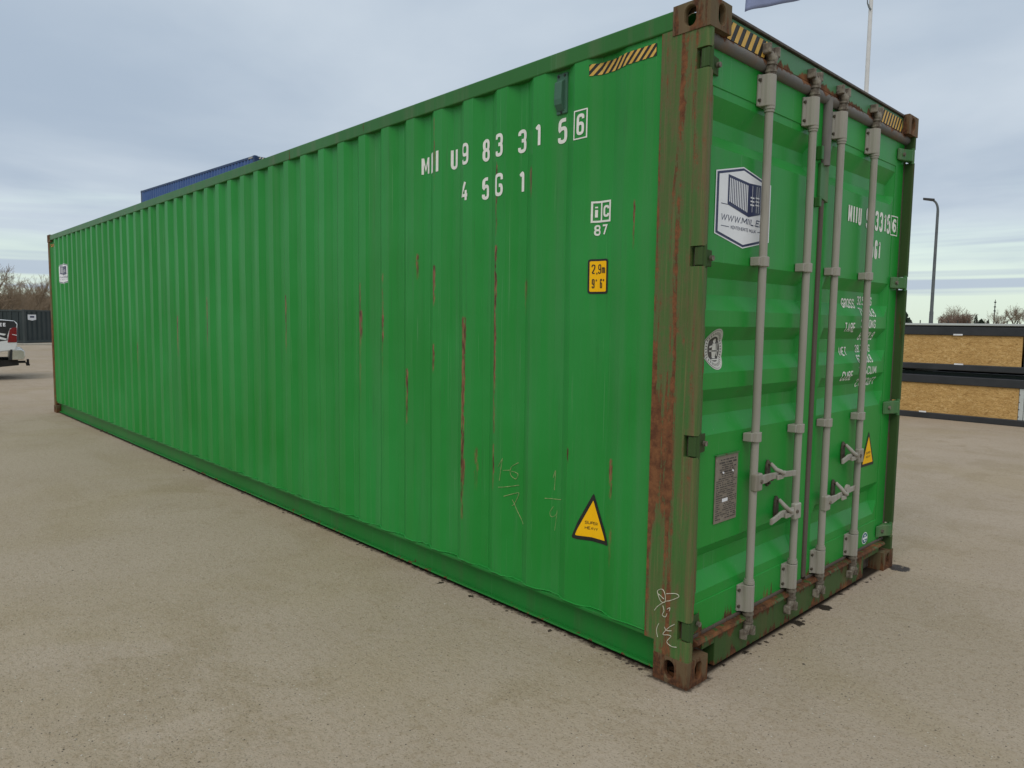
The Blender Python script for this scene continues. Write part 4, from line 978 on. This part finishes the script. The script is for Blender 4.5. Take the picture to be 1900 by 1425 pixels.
# ------------------------------------------------------------------ stacked flat-pack cabin units with chipboard sides
def osb():
    m, g, b = newmat('oriented strand board'); v = g.obj()
    a = g.noise(g.vm(v, (9, 9, 40)), 1, 5, .75, 1.6); c = g.noise(g.vm(v, (9, 9, 26), (3, 3, 3)), 1, 4, .6, 3.0); f = g.noise(v, 70, 3)
    col = g.mix(g.mr(a, .32, .62), (.40, .215, .065), (.68, .43, .165)); col = g.mix(g.mr(c, .56, .64, 0, .9), col, (.74, .52, .24)); col = g.mix(g.mr(c, .34, .44, .75, 0), col, (.19, .095, .026))
    col = g.mix(g.mr(f, .55, .72, 0, .6), col, (.24, .12, .04)); col = g.mix(g.mr(g.noise(v, 2.5, 3), .4, .7, 0, .25), col, (.36, .20, .06))
    setb(g, b, col, .75, nrm=g.bump(a, .25, .003), spec=.25); return m
m_osb = osb()
m_frame = simple('anthracite steel frame', (.034, .035, .039), (.042, .043, .048), .42, 0, 4, bump=.03)
m_lt = simple('pale grey cladding', (.50, .52, .50), (.55, .57, .55), .5, 0, 4)
def unit(label, z, lower):
    t = empty('flat_pack_unit', label, 'flat-pack unit', (-5.2, 11.30, z), R(.6), 'stacked flat-pack units')
    Lx, D = 6.05, 2.35; h = .765 if lower else .745
    def rim(nm, z0, z1):
        for q in (0, 1):
            y0, y1 = ((0, .12) if q == 0 else (D-.12, D)); box(nm, m_frame, t, .0, Lx, y0, y1, z0, z1, .012)
            x0, x1 = ((0.003, .12) if q == 0 else (Lx-.12, Lx-.003)); box(nm, m_frame, t, x0, x1, .121, D-.121, z0+.002, z1-.002, .01)
    rim('bottom_rail', 0, .105); rim('top_rail', h-.145, h)
    e = 4.07
    if lower:
        for x0, x1 in ((.13, 1.85), (1.856, e)): box('chipboard_panel', m_osb, t, x0, x1, .028, .046, .105, h-.145, .002)
        box('cladding_panel', m_lt, t, e+.075, Lx-.13, .030, .055, .105, h-.145, .004); box('panel_trim', m_lt, t, e+.006, e+.070, .018, .05, .107, h-.147, .004)
        k = MB()
        for q in range(4): k.tube([(e+.012, .02, .16+q*.12), (e+.012, .012, .16+q*.12)], .008, 6)
        k.build('screw', m_frame, t)
    else:
        for x0, x1 in ((.13, 1.85), (1.856, e)): box('chipboard_panel', m_osb, t, x0, x1, .028, .046, .105, h-.145, .002)
        box('corner_post', m_frame, t, e+.03, e+.14, .02, .12, .105, h-.145, .006)
        for x0, x1 in ((e+.16, Lx-.13),): box('chipboard_panel', m_osb, t, x0, x1, .028, .046, .105, h-.145, .002)
        box('roof_sheet', m_lt, t, -.03, Lx+.03, -.02, D+.02, h+.022, h+.058, .006); box('roof_gap_strip', m_black, t, .02, Lx-.02, .02, D-.02, h-.001, h+.022)
    if lower: box('deck_beam', m_anthd, t, .13, Lx-.13, .20, .26, h-.02, h+.055, .006); box('deck_panel', m_frame, t, .122, Lx-.122, .30, D-.13, h-.06, h-.04)
    for x0, x1 in ((.13, Lx-.13),): box('rear_panel', m_osb, t, x0, x1, D-.046, D-.028, .105, h-.145)
    for x0 in (.03, Lx-.05): box('end_panel', m_osb, t, x0, x0+.018, .125, D-.125, .105, h-.145)
    for x0 in (0.002, Lx-.122):
        for y0 in (.002, D-.122): box('corner_block', m_frame, t, x0, x0+.12, y0, y0+.12, .106, h-.146)
    lab = ((3.08, 3.22, .60, .625), (3.12, 3.255, .098, .122)) if not lower else ((2.62, 2.735, .10, .125),)
    for x0, x1, z0, z1 in lab: box('white_tag', m_dwhite, t, x0, x1, -.004, .006, z0, z1)
    return t
unit('lower black framed flat-pack unit with chipboard side, standing on the asphalt', 0, True)
unit('upper black framed flat-pack unit with chipboard side and pale roof sheet', .865, False)
for i, x0 in enumerate((-4.9, -2.95, -.9)):
    b = MB(); b.box(x0, x0+.18, 11.62, 13.5, .767, .863); o = b.build('timber_spacer', m_frame, None, .01); tag(o, ('dark spacer beam between the flat-pack units, hidden left end', 'dark spacer beam between the flat-pack units, middle one', 'dark spacer beam between the flat-pack units, towards the right edge')[i], 'spacer', 'spacers between flat-pack units')

# ------------------------------------------------------------------ street lamp, flagpole, mast, far fence
m_galv = simple('galvanised pole', (.10, .112, .115), (.14, .152, .155), .5, .3, 8)
m_lampd = simple('dark lamp housing', (.03, .03, .03), (.05, .05, .05), .5)
m_wpole = simple('white flagpole coating', (.62, .61, .60), (.68, .67, .66), .35, 0, 4, bump=.02)
def lamp():
    t = empty('street_lamp', 'tall grey street lamp with curved arm and flat head behind the flat-pack units', 'street lamp', (-7.42, 28.08, 0))
    hd = Vector((-.955, -.29, 0)); top = 6.35
    b = MB(); b.tube([(0, 0, 0), (0, 0, 2.2), (0, 0, 2.25), (0, 0, 6.0)], [.080, .072, .062, .048], 14)
    pts = [Vector((0, 0, 6.0))+hd*(.20*(1-math.cos(R(k*11)))) + Vector((0, 0, .42*math.sin(R(k*11)))) for k in range(8)]
    b.tube(pts, [.048, .045, .043, .041, .04, .039, .038, .037], 12); b.build('pole', m_galv, t)
    e = pts[-1]; side = Vector((-hd.y, hd.x, 0)); b = MB()
    b.hexa([e+hd*-.03-side*.10+Vector((0, 0, -.02)), e+hd*-.03+side*.10+Vector((0, 0, -.02)), e+hd*.36+side*.12+Vector((0, 0, .05)), e+hd*.36-side*.12+Vector((0, 0, .07))],
           [e+hd*-.03-side*.10+Vector((0, 0, .07)), e+hd*-.03+side*.10+Vector((0, 0, .07)), e+hd*.36+side*.12+Vector((0, 0, .13)), e+hd*.36-side*.12+Vector((0, 0, .13))])
    b.build('lamp_head', m_lampd, t, .015)
lamp()
PB = Vector((-6.33, 17.89, 0))
fp = empty('flagpole', 'slim white flagpole rising behind the green container', 'flagpole', PB)
b = MB(); b.tube([(0, 0, 0), (0, 0, 6), (0, 0, 13.6)], [.075, .060, .042], 16); b.build('pole', m_wpole, fp)
b = MB(); b.tube([(0, 0, 13.58), (0, 0, 13.68), (0, 0, 13.74)], [.06, .06, .02], 12); b.build('finial', m_wpole, fp)
b = MB(); b.tube([(-.075, -.05, 10.75), (-.085, -.055, 10.4), (-.07, -.05, 10.18), (-.02, -.06, 10.06), (.03, -.07, 9.99)], [.006, .012, .016, .022, .02], 8); b.build('halyard_weight', m_galv, fp)
m_flag, g, bs = newmat('slate blue flag cloth'); v = g.obj()
setb(g, bs, g.mix(g.mr(g.noise(v, 2, 3), .4, .65), (.21, .245, .40), (.25, .285, .45)), .8)
def flag():
    b = MB(); nx, nz = 36, 16; vs = []
    for i in range(nx+1):
        s = i/nx
        for j in range(nz+1):
            t = j/nz
            p = Vector((-6.33-.07, 17.85, 11.05+t*1.9)) + (Vector((-9.22, 16.53, 10.36+t*1.75))-Vector((-6.40, 17.85, 11.05+t*1.9)))*s
            p.z -= .12*math.sin(math.pi*s)*(1-.3*t)
            nrm_ = Vector((.42, -.9, 0)); p += nrm_*(.16*math.sin(s*9+t*1.5)*s+.05*math.sin(s*21+t*4)*s)
            if s > .96: p.x += .05*(t-.2)
            vs.append(p)
    b.add(vs, [(i*(nz+1)+j, (i+1)*(nz+1)+j, (i+1)*(nz+1)+j+1, i*(nz+1)+j+1) for i in range(nx) for j in range(nz)], True)
    o = b.build('flag', m_flag); tag(o, 'slate blue flag flying from the white pole, its lower edge showing', 'flag')
    md = o.modifiers.new('thick', 'SOLIDIFY'); md.thickness = .004
flag()
# radio mast
ms = empty('radio_mast', 'thin distant radio mast on the skyline above the flat-pack units', 'mast', (-26.4*2.2+1, 116*2.2, 0))
b = MB(); b.tube([(0, 0, 0), (0, 0, 7.5), (0, 0, 10.6)], [.16, .14, .08], 6); b.build('mast_pole', m_lampd, ms)
b = MB()
for z_ in (7.0, 8.2, 9.6): b.box(-.28, .28, -.06, .06, z_, z_+.35)
b.build('antenna', m_lampd, ms)
# picket fence beyond the yard
fn = empty('picket_fence', 'long dark picket fence on the skyline beyond the yard', 'fence', (-45, 88, 0), R(12))
m_fence = simple('dark fence steel', (.03, .03, .028), (.05, .048, .045), .6)
pk = MB().box(-.055, .055, -.03, .03, 0, 2.55).mesh('fence_post'); rl_ = MB()
for k in range(66):
    o = link_mesh('fence_post', pk, m_fence, fn); o.location = (k*.95, 0, 0)
for z_ in (.35, 1.35, 1.80): b = MB(); b.box(-.1, 62, .031, .06, z_, z_+.10); b.build('rail', m_fence, fn)
b = MB(); b.box(-.1, 62, .062, .075, .1, 1.95); b.build('fence_panel', m_fence, fn)

# ------------------------------------------------------------------ vegetation
def barkmat(name, c1, c2): return simple(name, c1, c2, .9, 0, 14, 4, (1, 1, .3))
m_bark = barkmat('grey brown bark', (.12, .095, .066), (.18, .145, .10)); m_twig = barkmat('brown winter twigs', (.19, .140, .092), (.27, .205, .140))
m_twig2 = barkmat('reddish brush twigs', (.17, .115, .085), (.24, .17, .13))
def bare_tree(seed, height, spread=.6, levels=5, trunk=.30, low=.25):
    rnd = random.Random(seed); tb, cb = MB(), MB()
    def grow(p, dr, ln, rad, lev):
        nseg = 3 if lev < 3 else 2; pts = [p]; rs = [rad]; q = p.copy(); dd = dr.copy()
        for i in range(nseg):
            dd = (dd+Vector((rnd.gauss(0, .16), rnd.gauss(0, .16), rnd.gauss(.05, .08)))).normalized(); q = q+dd*ln/nseg; pts.append(q.copy()); rs.append(max(.012, rad*(1-.40*(i+1)/nseg)))
        (tb if lev < 2 else cb).tube(pts, rs, 7 if lev == 0 else (5 if lev < 2 else 3), False, lev < 3)
        if lev >= levels: return
        nb = (5 if lev == 0 else 4 if lev < 3 else 4)
        for k in range(nb):
            t = 1 if k == 0 else rnd.uniform(low if lev == 0 else .3, 1); i = min(int(t*nseg), nseg-1); f_ = t*nseg-i
            bp_ = pts[i].lerp(pts[i+1], f_)
            az = rnd.uniform(0, 6.283); tilt = (spread*rnd.uniform(.35, 1.15)) if k else spread*.3
            ax = dd.orthogonal().normalized(); ax.rotate(Matrix.Rotation(az, 3, dd)); nd = (dd*math.cos(tilt)+ax*math.sin(tilt)); nd.z += .10; nd.normalize()
            grow(bp_, nd, ln*rnd.uniform(.55, .80), rs[i]*rnd.uniform(.45, .68), lev+1)
    grow(Vector((0, 0, -.1)), Vector((rnd.gauss(0, .05), rnd.gauss(0, .05), 1)).normalized(), height*.36, trunk, 0)
    return tb.mesh('trunk'), cb.mesh('crown')
TR = [bare_tree(11, 8.5, .75, 5, .26), bare_tree(23, 9, .6, 5, .22), bare_tree(37, 8, .85, 5, .28), bare_tree(41, 8.5, .5, 5, .18)]
BU = [bare_tree(51, 5, .55, 5, .10, .02), bare_tree(52, 5, .7, 5, .09, .02)]
def place(src, x, y, s, rz_, label, group, mats=(m_bark, m_twig), name='bare_tree', cat='tree', sx=1.):
    t = empty(name, label, cat, (x, y, 0), rz_, group); t.scale = (s*sx, s*sx, s)
    link_mesh('trunk', src[0], mats[0], t); link_mesh('crown', src[1], mats[1], t); return t
def along(px, depth_h):     # world point at a bearing given by image column of the photo, at a horizontal distance
    dv = fwd*1330.03 + r2*(px-950) - u2*(595-712.5); a_ = math.atan2(dv.y, dv.x); return CAM.x+math.cos(a_)*depth_h, CAM.y+math.sin(a_)*depth_h
lg = 'bare trees behind the dark container'
left = [(-14, 62, 0, 0.67, 'leafless tree with thick trunk at the left picture edge'), (32, 66, 2, 0.58, 'gnarled leafless tree with wide branches above the dark container'), (74, 72, 1, 0.60, 'upright leafless tree beside the far end of the green container'),
        (54, 84, 3, 0.60, 'slender leafless tree between the two nearer bare trees'), (12, 88, 1, 0.62, 'thin leafless tree behind the thick trunked one'), (92, 80, 2, 0.60, 'leafless tree half hidden by the green container end'), (-40, 72, 3, 0.68, 'leafless tree just outside the left edge'), (112, 78, 1, 0.60, 'leafless tree hidden behind the green container end')]
for px, dh, k, s, lb in left: x, y = along(px, dh); place(TR[k], x, y, s, px*1.7, lb, lg)
def thicket(name, label, items, mat):
    """a far brush belt that reads as one mass: many leafless shrubs in one object"""
    b = MB()
    for src, x, y, sxy, sz, rz_ in items:
        mt = Matrix.Translation((x, y, 0)) @ Matrix.Rotation(rz_, 4, 'Z') @ Matrix.Diagonal((sxy, sxy, sz, 1))
        for me in src: b.add([mt @ v.co for v in me.vertices], [tuple(p.vertices) for p in me.polygons])
    o = b.build(name, mat); o['kind'] = 'stuff'; o['label'] = label; o['category'] = 'brush'
it = []
for i in range(15):
    px = -30+i*10.5; x, y = along(px, 92+(i*37 % 11)); q = .88+.14*((i*7) % 5)/5; it.append((BU[i % 2], x, y, q*1.5, q, i*1.3))
thicket('leafless_brush', 'brown leafless brush under the bare trees behind the dark container', it, m_twig)
# skyline on the right
it = []
for i, (px, dh, s) in enumerate(((1748, 150, .82), (1757, 146, .95), (1766, 152, 1.06), (1775, 148, 1.12), (1784, 153, 1.10), (1793, 147, 1.02), (1802, 151, .92), (1809, 149, .80), (1770, 160, 1.2), (1785, 160, 1.2), (1720, 170, .72), (1714, 172, .66), (1726, 168, .68), (1700, 175, .60), (1690, 178, .6), (1855, 176, .66), (1864, 172, .66), (1874, 175, .70))):
    x, y = along(px, dh); it.append((BU[i % 2], x, y, s*1.30, s*.86, i*2.1))
thicket('leafless_thicket', 'reddish brown leafless thicket on the far skyline right of the lamp', it, m_twig2)
x, y = along(1768, 158); place(TR[2], x, y, .78, 1.0, 'leafless tree sticking out above the reddish thicket, left one', 'bare trees on the far skyline')
x, y = along(1782, 162); place(TR[0], x, y, .80, 2.0, 'leafless tree sticking out above the reddish thicket, right one', 'bare trees on the far skyline')
x, y = along(1845, 165); place(TR[2], x, y, .76, 3.0, 'lone rounded leafless tree right of the radio mast', 'bare trees on the far skyline')
x, y = along(1886, 168); place(TR[1], x, y, .74, 4.0, 'leafless tree at the right picture edge, left of the pair', 'bare trees on the far skyline')
x, y = along(1897, 166); place(TR[3], x, y, .80, 5.0, 'leafless tree at the right picture edge, right of the pair', 'bare trees on the far skyline')
# conifers: tapered trunk and drooping needle sprays
m_fir = simple('dark fir needles', (.012, .022, .012), (.028, .042, .022), .9, 0, 10)
def conifer(seed, h, r):
    rnd = random.Random(seed); tb = MB(); tb.tube([(0, 0, 0), (0, 0, h*.6), (0, 0, h*.97)], [.16, .09, .02], 6); cb = MB()
    for k in range(420):
        t = rnd.random()**.8; z = h*(.06+.92*t); rad = r*(1-t)**.85*rnd.uniform(.45, 1.08)+.05; a_ = rnd.uniform(0, 6.283)
        d_ = Vector((math.cos(a_), math.sin(a_), -.25)); sd_ = Vector((-d_.y, d_.x, 0)); l = rnd.uniform(.4, .8)*r*.7*(1.1-t); p = Vector((d_.x*rad, d_.y*rad, z))
        cb.add([p-d_*l*.9, p-sd_*l*.28+Vector((0, 0, -.05)), p+d_*l*.35+Vector((0, 0, -.1)), p+sd_*l*.28, p+Vector((0, 0, .16*r))], [(0, 1, 4), (1, 2, 4), (2, 3, 4), (3, 0, 4)])
    return tb.mesh('trunk'), cb.mesh('crown')
CF = [conifer(1, 4.6, .85), conifer(2, 4.0, 1.9)]
for px, dh, k, s, lb in ((1811, 140, 0, .86, 'narrow dark conifer beside the thicket, left of the mast'), (1821, 142, 1, .80, 'broad dark conifer at the foot of the mast'), (1834, 141, 0, .70, 'small narrow dark conifer right of the mast'), (1676, 120, 1, 1.05, 'dark conifer just past the green container edge'), (1731, 150, 1, .62, 'low dark conifer beside the lamp post')):
    x, y = along(px, dh); place(CF[k], x, y, s, px, lb, 'conifers on the far skyline', (m_bark, m_fir), 'conifer', 'tree')
